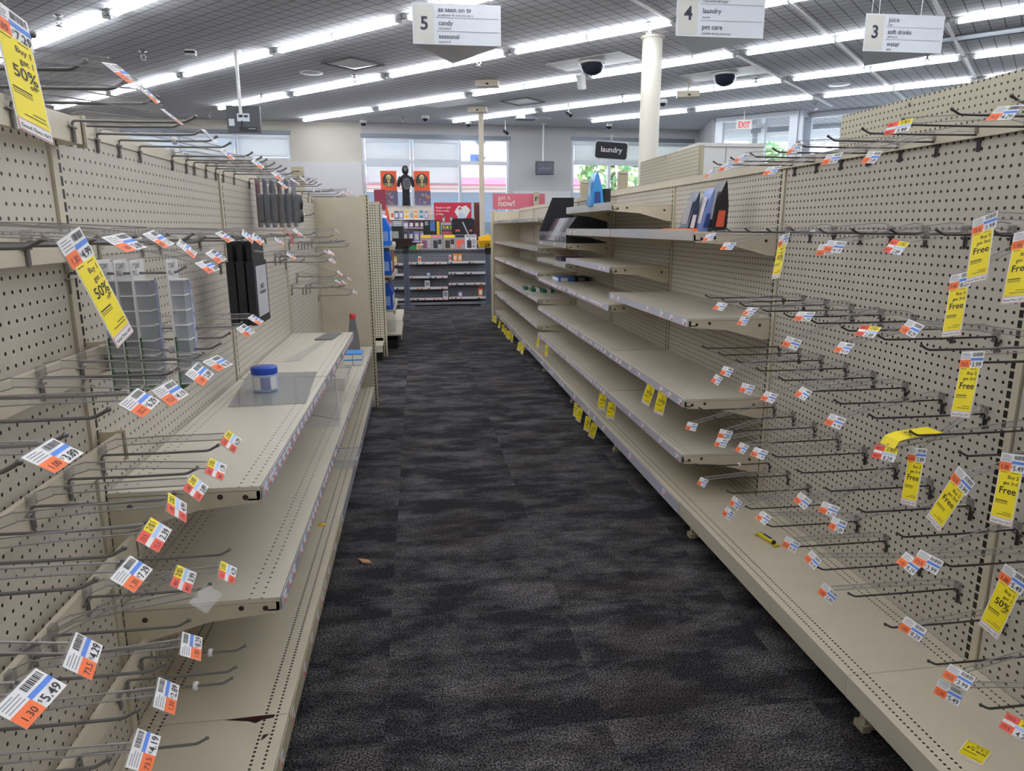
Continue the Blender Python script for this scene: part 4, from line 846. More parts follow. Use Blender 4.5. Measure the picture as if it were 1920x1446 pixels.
def display(y0, y1, zt, lab, zf=None):
    z = 1.2225; x0, x1 = 1.108, 1.42; r = thing('counter_display', lab, 'display box', (1.26, (y0+y1)/2, z))
    for y, zz in ((y0, zt), (y1-.006, zf or zt)): MB().prism([(x0, 0), (x1, 0), (x1, zz-z), (x0+.115, zz-z), (x0, (zt-z)*.36)], (0, y, z), (1, 0, 0), (0, 0, 1), (0, .006, 0)).build('side_panel', M_blackc, r)
    MB().box(x1-.01, x1, y0+.006, y1-.006, z, zt).build('back_panel', M_black, r); MB().box(x0, x1-.01, y0+.006, y1-.006, z, z+.006).build('base', M_black, r)
    m = MB(); cols = 9; rg = random.Random(int(y0*10))
    for k in range(cols):
        a = y0+.012+(y1-y0-.024)*k/cols; b = y0+.012+(y1-y0-.024)*(k+1)/cols-.006
        m.prism([(0, 0), (.06, 0), (.13, (zt-z)*.72), (.10, (zt-z)*.75)], (x0+.035, a, z+.01), (1, 0, 0), (0, 0, 1), (0, b-a, 0), rg.choice((0, 1, 2, 3)))
    m.build('packets', [mat('packet_red', (150, 62, 60), .5), M_blackc, mat('packet_dark', (70, 50, 56), .4), M_grey], r)
    m = MB().box(x0-.002, x0, y0+.004, y1-.004, z+.05, z+(zt-z)*.34, 0)
    for k in range(14): yy = y0+.02+(y1-y0-.04)*k/13; m.box(x0-.003, x0, yy-.002, yy+.002, z, z+.05, 1)
    m.box(x0-.003, x0, y0+.004, y1-.004, z+.002, z+.006, 1); m.build('clear_front', [M_film, M_lip], r)
display(5.19, 6.35, 1.468, 'black sided sloped display box of packets on the fourth bay top shelf', 1.60)
def flatpack(lab, x0, x1, y0, y1, z, h, m1, m2, cat='carton', name='flat_carton'):
    r = thing(name, lab, cat, ((x0+x1)/2, (y0+y1)/2, z)); MB().box(x0, x1, y0, y1, z+.0005, z+h).build('box', m1, r); MB().box(x0-.001, x0, y0+.01, y1-.01, z+.006, z+h-.005).box(x0+.02, x0+.08, y0-.001, y0, z+.004, z+h-.004).build('print', m2, r); return r
flatpack('flat blue pack lying on the right shelf below the display boxes', 1.16, 1.30, 5.72, 5.98, .898, .035, mat('pack_blue', (66, 120, 196), .4), M_white)
flatpack('dark end of a flat pack behind the blue one, right shelf', 1.31, 1.43, 5.74, 5.95, .898, .034, M_blackc, M_grey)
flatpack('dark purple flat pack on the fourth bay right shelf', 1.15, 1.32, 5.55, 5.80, 1.074, .03, mat('pack_purple', (58, 34, 82), .4), M_blackc)
for i, (x, y, w_) in enumerate(((1.18, 7.45, 'farthest'), (1.22, 7.22, 'middle'), (1.31, 7.08, 'nearest'))):
    r = thing('soap_pack', f'small green and white wrapped pack on the far right shelf, {w_} of three', 'soap pack', (x, y, .688), 0, 'green and white packs on the far right shelf')
    MB().box(x-.05, x+.06, y-.09, y+.07, .6885, .722).build('pack', M_white, r); MB().box(x-.052, x-.01, y-.092, y+.072, .6883, .7225).box(x+.03, x+.062, y-.0905, y+.0705, .6883, .7223).build('wrap', mat('wrap_green', (34, 96, 74), .4) if 'wrap_green' not in bpy.data.materials else bpy.data.materials['wrap_green'], r)

# ------------------------------------------------------------------ hanging signs
def aisle_sign(num, lines, x0, x1, y, z0, z1, yb, lab):
    r = thing('aisle_sign', lab, 'aisle sign', ((x0+x1)/2, y, z1)); xm = (x0+x1)/2; w_ = x1-x0; h = z1-z0
    tri = [(x0, y), (x1, y), (xm, yb)]; m = MB()
    vs = [(a, b, z0) for a, b in tri]+[(a, b, z1) for a, b in tri]
    m.add(vs, [(2, 1, 0), (3, 4, 5), (0, 1, 4, 3), (1, 2, 5, 4), (2, 0, 3, 5)]); m.build('body', M_sign, r)
    s = w_/.655; o = V((x0, y-.001, z1)); u, v = V((1, 0, 0)), V((0, 0, -1)); f = MB()
    f.plate(o, u, v, .012*s, .155*s, .012, h-.012, .001, 0)
    for t in (.335, .665): f.plate(o, u, v, .175*s, w_-.015, h*t, h*t+.004, .001, 1)
    f.build('number_field', [M_signb, M_signg], r)
    t = MB(); t.text(num, o+u*.055*s+v*h*(.64 if num != '4' else .67), u, v, .125*s, 0, .003, bold=.02)
    for i, (a, b) in enumerate(lines):
        t.text(a, o+u*.19*s+v*h*(.20+.325*i), u, v, .046*s, 0, .003, bold=.006); t.text(b, o+u*.19*s+v*h*(.20+.325*i+.105), u, v, .0225*s, 0, .003)
    t.build('lettering', M_signd, r)
    c = MB()
    for a, b in ((x0+w_*.17, y+.01), (x1-w_*.3, y+.01), (xm, yb-.04)): c.tube([(a, b, z1), (a, b, H)], .003, 6)
    c.tube([(xm, yb-.005, z0-.03), (xm, yb-.005, z0+.001)], .006, 6); c.build('hanging_wire', M_whitem, r)
    return r
aisle_sign('5', [('as seen on tv', 'productos de anuncios en tv'), ('candy', 'caramelos'), ('seasonal', 'estacional')], .024, .677, 5.6, 2.664, 2.943, 6.2, 'white hanging aisle sign numbered 5, as seen on tv, candy, seasonal')
aisle_sign('4', [('home repair', 'reparación del hogar'), ('laundry', 'lavado'), ('pet care', 'cuidado de las mascotas')], 1.942, 2.625, 5.35, 2.714, 3.05, 5.88, 'white hanging aisle sign numbered 4, home repair, laundry, pet care')
aisle_sign('3', [('juice', 'jugo'), ('soft drinks', 'refrescos'), ('water', 'agua')], 3.734, 4.45, 5.81, 2.764, 3.052, 6.32, 'white hanging aisle sign numbered 3, juice, soft drinks, water')
r = thing('category_sign', 'small black rounded sign reading laundry on a thin clear stem', 'sign', (1.68, 6.0, 1.6)); xc, yc, zc = 1.66, 6.0, 1.972; a = V((1, 0, -.06)).normalized(); b = V((.06, 0, 1)).normalized()
def rrect(w, h, rad, n=5):
    return [(sx*(w-rad)+rad*math.cos(q+i*math.pi/2/n), sy*(h-rad)+rad*math.sin(q+i*math.pi/2/n)) for sx, sy, q in ((1, 1, 0), (-1, 1, math.pi/2), (-1, -1, math.pi), (1, -1, 1.5*math.pi)) for i in range(n+1)]
MB().prism(rrect(.137, .066, .022), (xc, yc, zc), a, b, (0, .006, 0)).build('board', M_blackc, r); MB().prism(rrect(.153, .082, .03), (xc, yc+.007, zc), a, b, (0, .004, 0)).build('clear_backer', M_film, r)
MB().text('laundry', V((xc, yc-.0005, zc))-b*.014, a, -b, .062, 0, .002, 'c', bold=.01).build('lettering', M_white, r); MB().tube([(xc-.10, yc+.012, 1.57), (xc-.10, yc+.012, 2.04)], .006, 8).tube([(xc, yc+.006, 2.04), (xc, yc+.006, 2.10)], .010, 8).build('stem', M_film, r)
def monitor(x, y, z0, z1, w, back, px, lab, rz):
    r = thing('monitor', lab, 'monitor', (x, y, z1)); R3 = Matrix.Rotation(rz, 3, 'Z'); a = R3 @ V((1, 0, 0)); n = R3 @ V((0, 1, 0)); c = V((x, y, (z0+z1)/2)); h = (z1-z0)/2
    MB().obox(c, a*w/2, n*.03, V((0, 0, h))).build('casing', mat('monitor_grey', (70, 70, 76), .45) if back else M_black, r)
    m = MB()
    if back:
        q = lambda u0, u1, v0, v1, mi, d=.033: m.obox(c+a*(u0+u1)/2-n*d+V((0, 0, (v0+v1)/2)), a*(u1-u0)/2, n*.004, V((0, 0, (v1-v0)/2)), mi)
        q(-.08, .08, -.03, .07, 0); q(-.06, -.01, .02, .05, 1, .036); q(.01, .06, .02, .05, 1, .036); q(-.19, -.12, -.09, .0, 0); q(-.06, .17, -.155, -.10, 1, .034); q(.06, .15, -.125, -.118, 0, .037)
        m.tube([c-n*.04+a*-.02+V((0, 0, -.02)), c-n*.05+a*-.03+V((0, 0, -.09)), c-n*.04+a*0+V((0, 0, -.13))], .006, 6, 1); m.build('rear_fittings', [M_alu, M_black], r)
    else:
        m.obox(c-n*.031, a*(w/2-.02), n*.001, V((0, 0, h-.02)), 0)
        for k in range(6): m.obox(c-n*.033+a*(-.12+.048*k)+V((0, 0, -.02+.012*((k*7) % 3))), a*.016, n*.0005, V((0, 0, .010)), 1)
        m.obox(c-n*.033+V((0, 0, -.075)), a*.13, n*.0005, V((0, 0, .02)), 2); m.build('screen', [mat('screen_navy', (26, 36, 62), .2), M_grey, mat('screen_blue', (50, 66, 100), .3)], r)
    m = MB(); m.tube([(px, y+.0, z1-.1 if back else z1), (px-.0, y, H-.02)], .022, 10); m.lathe((px, y, H-.02), [(.07, 0), (.07, .018)], 16); 
    if back: m = MB(); m.tube([(px, y-.05, z1-.12), (px, y-.05, H-.02)], .022, 10); m.lathe((px, y-.05, H-.02), [(.07, 0), (.07, .018)], 16)
    m.build('ceiling_pole', M_whitem, r)
monitor(-2.24, 10.28, 2.60, 2.935, .43, True, -2.265, 'dark hanging monitor seen from behind on a white ceiling pole', 0.0)
monitor(2.965, 16.35, 2.51, 2.81, .42, False, 2.93, 'small hanging screen on a white pole against the far wall', -.06)
r = thing('exit_sign', 'white exit sign with red EXIT letters hanging before the vestibule glass', 'exit sign', (6.68, 14.2, 3.36)); a = V((.32, .0, .055)).normalized(); a = V((.31, -.02, .0)).normalized(); c = V((6.69, 14.2, 3.365))
MB().obox(c, a*.16, a.cross(V((0, 0, 1)))*.025, V((0, 0, .092))).tube([c+V((0, 0, .09)), V((c.x, c.y, H))], .012, 6).build('housing', M_white, r)
MB().text('EXIT', c-a*.13-V((0, 0, .062))-a.cross(V((0, 0, -1)))*.0262, a, (0, 0, -1), .165, 0, .0015, bold=.02, stretch=.72).build('lettering', mat('exit_red', (214, 40, 52), .5, emit=.3), r)
MB().tube([c+a*.19+V((0, 0, .05)), c+a*.19+V((0, -.07, .05))], .04, 12).build('lamp_head', M_grey, r)
# column and pole
struct(MB().lathe((2.96, 8.95, 0), [(.122, 0), (.122, H-.002)], 40).lathe((2.96, 8.95, H-.03), [(.145, 0), (.145, .028)], 40).build('trim_6', M_column))
struct(MB().box(1.30, 1.39, 14.50, 14.59, 0, H).box(1.295, 1.31, 14.495, 14.5, 0, H-.002).box(1.38, 1.395, 14.495, 14.5, 0, H-.002).build('trim_7', M_beige))

# ------------------------------------------------------------------ taller gondolas behind the right run
for y0, y1, zt, lab in ((4.69, 5.94, 1.876, 'taller beige pegboard gondola back rising beside the round column'), (1.30, 3.06, 1.82, 'taller beige pegboard gondola back behind the nearest right bays')):
    r = thing('tall_gondola', lab, 'gondola', (1.9, (y0+y1)/2, 0)); MB().box(1.9, 1.908, y0, y1, .1, zt).build('pegboard_panel', M_pegO, r)
    m = MB().box(1.91, 1.94, y0+.0, y0+.03, 0, zt).box(1.91, 1.94, y1-.03, y1, 0, zt); m.build('upright', M_beige2, r); MB().box(1.86, 1.95, y0, y1, .02, .1).build('base', M_beige2, r)
    m = MB()
    for q in (.35, .75) if y0 < 3 else (.5,): m.tube([(1.899, y0+(y1-y0)*q, zt-.02), (1.893, y0+(y1-y0)*q, zt-.02)], .006, 8)
    m.build('screw', M_chrome, r)
r = thing('white_cabinet', 'plain white cabinet back standing behind the right shelves, below the exit sign', 'cabinet', (2.37, 5.3, 0)); MB().box(2.11, 2.62, 5.2, 5.6, 0, 1.945).build('body', M_whitem, r)
MB().box(2.10, 2.63, 5.19, 5.6, 1.925, 1.95).build('top_trim', M_white, r); MB().box(2.318, 2.324, 5.197, 5.2, .1, 1.92).build('panel_seam', M_grey, r)
for x, y, w_, zt, lab in ((1.92, 8.0, .092, 1.847, 'narrow beige gondola end post beside the light blue chip bag'), (2.356, 8.0, .1, 1.955, 'narrow beige gondola end post below the laundry sign')):
    r = thing('end_post', lab, 'gondola post', (x, y, 0)); MB().box(x-w_/2, x+w_/2, y, y+.02, 0, zt).build('panel', M_beige2, r); MB().box(x-w_/2-.012, x-w_/2, y-.012, y+.022, 0, zt+.004).box(x+w_/2, x+w_/2+.012, y-.012, y+.022, 0, zt+.004).box(x-w_/2, x+w_/2, y-.012, y, zt-.02, zt+.004).build('frame', M_beige, r)
r = thing('tall_gondola', 'low beige gondola top seen beyond the right run under the laundry sign', 'gondola', (2.2, 7.2, 0)); MB().box(2.18, 2.2, 5.9, 9.0, .1, 1.74).build('panel', M_beige2, r); MB().box(2.12, 2.26, 5.9, 9.0, 0, .1).build('base', M_beige2, r)
r = thing('post_cap', 'small beige slotted post top beyond the left peg hooks', 'gondola post', (-1.24, 8.0, 0)); MB().box(-1.305, -1.175, 8.0, 8.06, 0, 1.98).build('post', M_beige2, r); MB().box(-1.265, -1.215, 7.996, 8.0, 1.93, 1.938).box(-1.248, -1.232, 7.996, 8.0, 1.87, 1.885).build('slot', M_dark, r)

# ------------------------------------------------------------------ far left end cap and run of blue jugs
r = thing('gondola_end', 'beige pegboard gondola end with small deck beyond the left run', 'gondola', (-.8, 7.45, 0))
M_pegE = peg('pegboard_end_cap', (208, 200, 178), 0, -.396, .0, .0062)
MB().box(-1.25, -.385, 7.43, 7.438, .2, 1.575).build('pegboard_panel', M_pegE, r); MB().box(-1.25, -.36, 7.425, 7.45, 1.575, 1.60).build('top_rail', M_beige, r)
MB().box(-.383, -.341, 7.42, 7.47, 0.0, 1.58).build('upright', slots('end_cap_upright', (206, 196, 168), 0, [-.362], .0055), r)
MB().box(-1.2, -.375, 7.12, 7.43, .155, .17).box(-1.2, -.375, 7.108, 7.12, .10, .17).build('base_deck', M_beige, r); MB().box(-1.2, -.385, 7.2, 7.42, 0, .1).build('kick_plate', M_black, r)
r = thing('gondola_shelving', 'beige gondola run of blue jugs beyond the left end cap', 'gondola', (-.5, 9.0, 0))
MB().box(-.62, -.61, 7.48, 10.4, .1, 1.57).build('back_panel', M_beige, r)
for y0, y1, x1 in ((7.86, 9.0, -.20), (9.03, 10.35, -.215)): MB().box(-.61, x1, y0, y1, .155, .17).box(x1-.005, x1, y0, y1, .11, .155).build('base_deck', M_beige, r)
MB().box(-.61, -.25, 7.9, 10.3, 0, .10).build('kick_plate', M_black, r)
for z, nm in ((1.145, 'shelf'), (.82, 'shelf'), (.435, 'shelf')): MB().box(-.61, -.265, 7.9, 9.3, z-.02, z).box(-.285, -.265, 7.9, 9.3, z-.04, z-.02).build(nm, M_beige2, r)
MB().box(-.285, -.265, 8.3, 8.34, .84, 1.10).build('side_frame', mat('side_frame_terracotta', (196, 130, 96), .5), r)
M_jug, M_jugd = clear('jug_blue_liquid', (34, 124, 240), .12, .2), clear('jug_dark_blue', (34, 92, 196), .12, .2)
def jug(x, y, z, lab, dark, grp):
    r = thing('jug', lab, 'jug', (x, y, z), 0, grp); w = .075
    prof = [(-w, 0), (w, 0), (w, .20), (.04, .275), (.02, .285), (.02, .30), (-.02, .30), (-.02, .285), (-w, .22)]
    MB().prism(prof, (x, y-.055, z+.001), (1, 0, 0), (0, 0, 1), (0, .11, 0)).build('body', M_jugd if dark else M_jug, r); MB().lathe((x, y, z+.301), [(.026, 0), (.026, .028), (.0005, .029)], 16).build('cap', M_white, r)
    MB().box(x+.0752, x+.0758, y-.045, y+.045, z+.05, z+.16, 0).box(x-.05, x+.05, y-.0558, y-.0552, z+.05, z+.155, 1).build('paper_label', [M_white, mat('jug_label', (130, 160, 220), .5) if 'jug_label' not in bpy.data.materials else bpy.data.materials['jug_label']], r)
LVN = [(1.146, 'top', False), (.821, 'middle', True), (.436, 'bottom', True)]
for z, nm, dk in LVN:
    for i in range(4): jug(-.36, 8.0+.17*i, z, f'blue liquid jug on the {nm} end shelf, {ORD[i]} back from the front', dk, f'blue jugs on the {nm} end shelf')
o = MB().box(-.45, -.27, 8.05, 8.5, .171, .42).build('clear_bin', M_film); tag(o, 'clear plastic bin under the blue jugs', 'bin')
pouch('orange bag with white print standing above the blue jugs', -.335, 8.62, 1.146, .18, .46, .09, [mat('bag_orange', (232, 96, 62), .4), M_white, M_white], 0, 0, (-.5, .5, .1, .3), None, 'orange_bag')
o = MB().box(-.52, -.37, 9.4, 9.42, 1.56, 1.82).build('header_card', mat('maroon_card', (140, 50, 70), .5)); tag(o, 'small maroon header card above the orange bag', 'sign card')

# ------------------------------------------------------------------ checkout counter
YC = 12.5
ct = thing('checkout_counter', 'long charcoal checkout counter with slatwall front at the aisle end', 'counter', (.4, YC+.4, 0))
MB().box(-1.6, 1.30, YC-.03, YC+.75, .93, .965).build('worktop', M_counterd, ct)
m = MB().box(-1.6, 1.28, YC, YC+.02, .10, .93, 0)
for k in range(16): m.box(-1.6, 1.28, YC-.001, YC, .14+.05*k, .146+.05*k, 1)
m.build('slatwall_front', [M_counter, M_counterd], ct); MB().box(-1.58, 1.26, YC+.06, YC+.7, 0, .93).build('carcass', M_counterd, ct)
MB().box(-.95, 1.28, YC-.22, YC, .02, .06).build('floor_ledge', M_counter, ct)
def strip_shelf(x0, x1, z, lab, seed):
    r = thing('counter_shelf', lab, 'shelf', ((x0+x1)/2, YC-.1, z)); MB().box(x0, x1, YC-.20, YC-.002, z-.012, z).build('shelf_panel', M_counter, r)
    m = MB().box(x0, x1, YC-.206, YC-.201, z-.034, z+.006, 0); rg = random.Random(seed); x = x0+.03
    while x < x1-.06:
        if rg.random() < .6: m.box(x, x+.035, YC-.2075, YC-.206, z-.030, z-.012, rg.choice((1, 1, 2)))
        x += rg.uniform(.05, .12)
    m.build('price_strip', [M_wpanel, M_red, M_ink], r); return r
for i, z in enumerate((.755, .515, .325, .135)): strip_shelf(-.145, .52, z, f'white edged slatwall shelf, {ORD[i]} from the top in the middle counter bay', 200+i)
for i, z in enumerate((.765, .578, .39, .145)): strip_shelf(.54, 1.19, z, f'white edged slatwall shelf, {ORD[i]} from the top in the counter bay by the yellow basket', 210+i)
for i, z in enumerate((.74, .56, .33, .13)): strip_shelf(-.55, -.24, z, f'white edged slatwall shelf, {ORD[i]} from the top in the counter bay behind the jugs', 220+i)
def pylon(x, zt, lab):
    r = thing('queue_post', lab, 'post', (x, YC-.38, 0)); MB().box(x-.045, x-.012, YC-.40, YC-.36, 0.02, zt).box(x+.012, x+.045, YC-.40, YC-.36, 0.02, zt).build('upright', mat('post_steel_blue', (92, 98, 116), .35, .3) if 'post_steel_blue' not in bpy.data.materials else bpy.data.materials['post_steel_blue'], r)
    MB().box(x-.012, x+.012, YC-.39, YC-.37, .02, zt).build('core', M_counterd, r); MB().box(x-.13, x+.13, YC-.5, YC-.26, 0, .02).build('foot', M_counterd, r); MB().box(x-.05, x+.05, YC-.41, YC-.35, zt-.06, zt+.05).build('head', M_black, r); return r
pylon(-.185, .98, 'twin tube steel post carrying the dark brown tray at the counter'); pylon(1.215, .95, 'twin tube steel post carrying the yellow basket at the counter')
def taper(name, lab, cat, x, z, w0, w1, h, m_, d=.2):
    r = thing(name, lab, cat, (x, YC-.38, z)); t = .008; M_ = MB(); y = YC-.38
    lo = [(x-w0, y-d*.4), (x+w0, y-d*.4), (x+w0, y+d*.4), (x-w0, y+d*.4)]; hi = [(x-w1, y-d*.6), (x+w1, y-d*.6), (x+w1, y+d*.6), (x-w1, y+d*.6)]; s = lambda p, q: (q[0]+(p[0]-q[0])*.93, q[1]+(p[1]-q[1])*.93)
    c = (x, y); vs = [(*p, z) for p in lo]+[(*p, z+h) for p in hi]+[(*s(p, c), z+h) for p in hi]+[(*s(p, c), z+t) for p in lo]
    M_.add(vs, [(3, 2, 1, 0)]+[(i, (i+1) % 4, (i+1) % 4+4, i+4) for i in range(4)]+[(i+4, (i+1) % 4+4, (i+1) % 4+8, i+8) for i in range(4)]+[(i+8, (i+1) % 4+8, (i+1) % 4+12, i+12) for i in range(4)]+[(12, 13, 14, 15)])
    M_.build('shell', m_, r); return r
taper('tray', 'dark brown open tray on top of the counter post', 'tray', -.21, 1.032, .12, .155, .13, M_brown)
r = taper('basket', 'yellow plastic hand basket on the counter post beside the right gondola', 'basket', 1.17, 1.002, .10, .125, .12, M_goldbox, .3)
MB().text('24', (1.19, YC-.535, 1.02), (1, 0, 0), (0, 0, -1), .09, 0, .002, 'c', bold=.02).build('lettering', M_brown, r)
o = MB().prism([(-.10, 0), (.10, 0), (.12, .05), (.06, .11), (-.02, .07), (-.11, .06)], (1.17, YC-.33, 1.125), (1, 0, 0), (0, 0, 1), (0, .1, 0)).build('yellow_sack', M_goldbox); tag(o, 'crumpled yellow packaging inside the counter basket', 'packaging')
# goods on the counter shelves
def small(name, lab, x, z, w, h, d, m1, m2=None, y=YC-.12, grp=None, cat='carton'):
    r = thing(name, lab, cat, (x, y, z), 0, grp); MB().box(x-w/2, x+w/2, y-d/2, y+d/2, z+.0005, z+h).build('box', m1, r)
    if m2: MB().box(x-w*.34, x+w*.34, y-d/2-.001, y-d/2, z+h*.2, z+h*.75).build('print', m2, r)
    return r
M_oj = mat('carton_orange', (244, 150, 46), .5); M_teal = mat('carton_teal', (70, 140, 150), .5); M_lil = mat('carton_lilac', (156, 140, 190), .5); M_cream = mat('carton_cream', (232, 224, 206), .5); M_plum = mat('carton_plum', (112, 60, 96), .5); M_slate = mat('carton_slate', (84, 94, 140), .5)
small('carton', 'bright orange carton, left of the pair on the top counter shelf', .665, .7655, .07, .125, .08, M_oj, M_cream); small('carton', 'bright orange carton, right of the pair on the top counter shelf', .745, .7655, .07, .125, .08, M_oj, M_cream)
small('canister', 'pale red topped canister beside the orange cartons on the counter shelf', .575, .7655, .04, .11, .05, M_wpanel, M_red)
small('carton', 'small peach and white carton on the top middle counter shelf', .045, .7555, .055, .10, .06, M_cream, M_orange); small('carton', 'dark little pack on the second middle counter shelf', .19, .5155, .08, .07, .06, M_slate, M_white)
small('cup', 'clear white tumbler on the third middle counter shelf', .165, .3255, .09, .11, .07, M_wpanel, M_grey, cat='cup'); small('carton', 'grey printed pack at the end of the bottom middle counter shelf', .48, .1355, .09, .12, .06, M_wpanel, M_grey)
small('can', 'orange can leaning on the bottom counter shelf by the basket post', 1.10, .1455, .075, .155, .07, M_orange, M_cream, cat='can'); small('jar', 'round grey pink pack on the bottom counter shelf by the basket post', .74, .1455, .07, .09, .06, M_lil, M_white, cat='jar')
small('yellow_pack', 'bright yellow pack on the counter shelf behind the jugs', -.38, .7405, .075, .11, .06, M_goldbox, M_cream); small('soap_bottle', 'small white bottle on the second counter shelf behind the jugs', -.37, .5605, .05, .08, .05, M_white, M_grey, cat='bottle')
# magazines leaning along the counter top
M_m1, M_m2, M_m3 = mat('cover_warm_grey', (150, 128, 116), .4), mat('cover_grey', (136, 138, 142), .4), mat('cover_pale', (206, 206, 206), .4)
MAGS = [(.17, .20, M_m1, M_plum, M_goldbox, 'celebrity photos under a gold masthead, leftmost'), (.36, .19, M_m2, M_ink, M_pink, 'grey cover with pink masthead, second from the left'), (.575, .21, M_m1, M_ink, M_yellow, 'bold yellow masthead, middle one'), (.765, .18, M_m2, M_red, M_ink, 'red panel and portrait, second from the right'), (.955, .205, M_m3, M_ink, M_grey, 'white cover with a dark figure, rightmost')]
for x, w, a, b, c, lab in MAGS:
    r = thing('magazine', 'magazine on the counter top, '+lab, 'magazine', (x, YC, .966), 0, 'magazines leaning on the counter'); u, v = V((1, 0, 0)), V((0, .28, .96)).normalized(); h = .262; o = V((x-w/2, YC-.02, .967))
    MB().prism([(0, 0), (w, 0), (w, h), (0, h)], o, u, v, V((0, .008, -.002))).build('pages', a, r); rg = random.Random(int(x*100)); m = MB(); n = V((0, -.96, .28))*.0012; k = lambda x0, x1, z0, z1, mi: m.add([o+n+u*w*x0+v*h*z0, o+n+u*w*x1+v*h*z0, o+n+u*w*x1+v*h*z1, o+n+u*w*x0+v*h*z1], [(0, 1, 2, 3)], mi)
    k(.06, .94, .80, .97, 1); k(.15, .55, .08, .62, 0); k(.30, .48, .60, .75, 2); k(.6, .9, .35, .68, 0 if rg.random() < .5 else 3); k(.6, .9, .1, .3, 3); m.build('cover_print', [b, c, M_m1, M_grey], r)
# black payment terminal screen back and the gear on the counter
r = thing('register_screen', 'black rounded register screen back with silver strap on the counter', 'register', (.84, YC+.25, .966)); MB().prism(rrect(.205, .145, .05), (.84, YC+.25, 1.355), (1, 0, 0), (0, 0, 1), (0, .05, 0)).build('casing', M_blackc, r); MB().box(.78, .90, YC+.22, YC+.34, .966, 1.22).build('stand', M_black, r)
MB().obox((.88, YC+.246, 1.33), (.012, 0, 0), (0, .003, 0), (-.05, 0, .11)).build('strap', M_alu, r); MB().box(.70, .78, YC+.247, YC+.25, 1.27, 1.305).box(.95, 1.0, YC+.247, YC+.25, 1.27, 1.305).build('red_sticker', M_red, r); MB().lathe((1.0, YC+.248, 1.40), [(.022, -.001), (.022, .001)], 14).build('badge', M_grey, r)
r = thing('card_terminal', 'dark counter terminal with grey square screen behind the brown tray', 'register', (-.33, YC+.3, .966)); MB().box(-.46, -.24, YC+.3, YC+.36, .966, 1.36).build('casing', M_black, r); MB().box(-.42, -.31, YC+.296, YC+.3, 1.16, 1.28).build('screen', mat('terminal_screen', (150, 154, 148), .3), r); MB().box(-.47, -.27, YC+.28, YC+.30, 1.06, 1.10).build('paper_slot', M_white, r)
r = thing('black_card_rack', 'black hanging card rack with blue and gold cards on the counter', 'card rack', (.31, YC+.3, .966)); MB().box(.13, .44, YC+.32, YC+.34, .966, 1.47).build('board', M_black, r); MB().box(.25, .34, YC+.316, YC+.32, 1.28, 1.46, 0).box(.37, .42, YC+.316, YC+.32, 1.2, 1.45, 1).box(.16, .22, YC+.316, YC+.32, 1.38, 1.45, 2).build('cards', [mat('card_blue', (70, 110, 176), .4), M_goldbox, M_grey], r)
r = thing('gum_rack', 'small white rack of red packs under the red help poster', 'display rack', (.55, YC+.4, .966)); MB().box(.45, .68, YC+.40, YC+.5, .966, 1.02).box(.45, .46, YC+.4, YC+.5, 1.02, 1.43).box(.67, .68, YC+.4, YC+.5, 1.02, 1.43).box(.45, .68, YC+.49, YC+.5, 1.02, 1.43).build('frame', M_white, r)
for i in range(2): MB().box(.46, .67, YC+.39, YC+.49, 1.18+.13*i, 1.19+.13*i).build('shelf', M_white, r)
for i in range(3): small('red_pack', f'red pack in the small white counter rack, {ORD[i]} from the left', .50+.065*i, 1.191, .055, .075, .05, M_pink, M_red, YC+.44, 'red packs in the counter rack'); small('dark_pack', f'black and yellow pack in the small white counter rack, {ORD[i]} from the left', .50+.065*i, 1.321, .055, .06, .05, M_black, M_yellow, YC+.44, 'dark packs in the counter rack')
for i, x in enumerate((.50, .64)): small('green_bottle', f'small green bottle on top of the counter rack, {("left", "right")[i]} one', x, 1.432, .05, .11, .05, mat('bottle_green', (70, 110, 78), .3) if not i else bpy.data.materials['bottle_green'], M_wpanel, YC+.44, cat='bottle')
small('flower_pack', 'orange and white flower like pack on the counter by the brown tray', .06, .9655, .12, .10, .08, M_cream, M_oj, YC+.04); small('green_pack', 'bright green pack on the counter just right of the brown tray', -.06, .9655, .11, .055, .08, mat('pack_bright_green', (52, 160, 76), .5), None, YC+.02)
small('white_pack', 'white printed pack behind the jugs at the left counter end', -.44, .9655, .12, .13, .1, M_white, M_grey, YC+.06)
# back counter wall unit
YB = 14.6
r = thing('back_unit', 'cream slat back unit with shelves behind the checkout', 'shelving unit', (0, YB+.3, 0)); m = MB().box(-.62, .36, YB+.25, YB+.28, 0, 1.78, 0)
for k in range(14): m.box(-.62, .36, YB+.2485, YB+.25, .5+.09*k, .506+.09*k, 1)
m.build('slat_panel', [M_cream, M_beige2], r); MB().box(-.6, .34, YB, YB+.25, 1.495, 1.51).build('shelf', M_white, r); MB().box(-.26, .34, YB, YB+.25, 1.325, 1.34).build('shelf', M_white, r); MB().box(-.6, .34, YB, YB+.25, 1.05, 1.065).build('shelf', M_white, r); MB().box(-.6, .34, YB+.02, YB+.25, .02, 1.0).build('base_cabinet', M_counterd, r)
CC = [M_cream, M_slate, M_lil, M_cream, M_wpanel, M_cream, M_wpanel, M_lil]; CN = ['small cream', 'slate blue', 'lilac topped', 'cream and gold', 'tall white', 'cream and orange', 'white and dark', 'lilac']; C2 = [M_red, M_white, M_white, M_goldbox, M_grey, M_oj, M_teal, M_white]
x = -.50
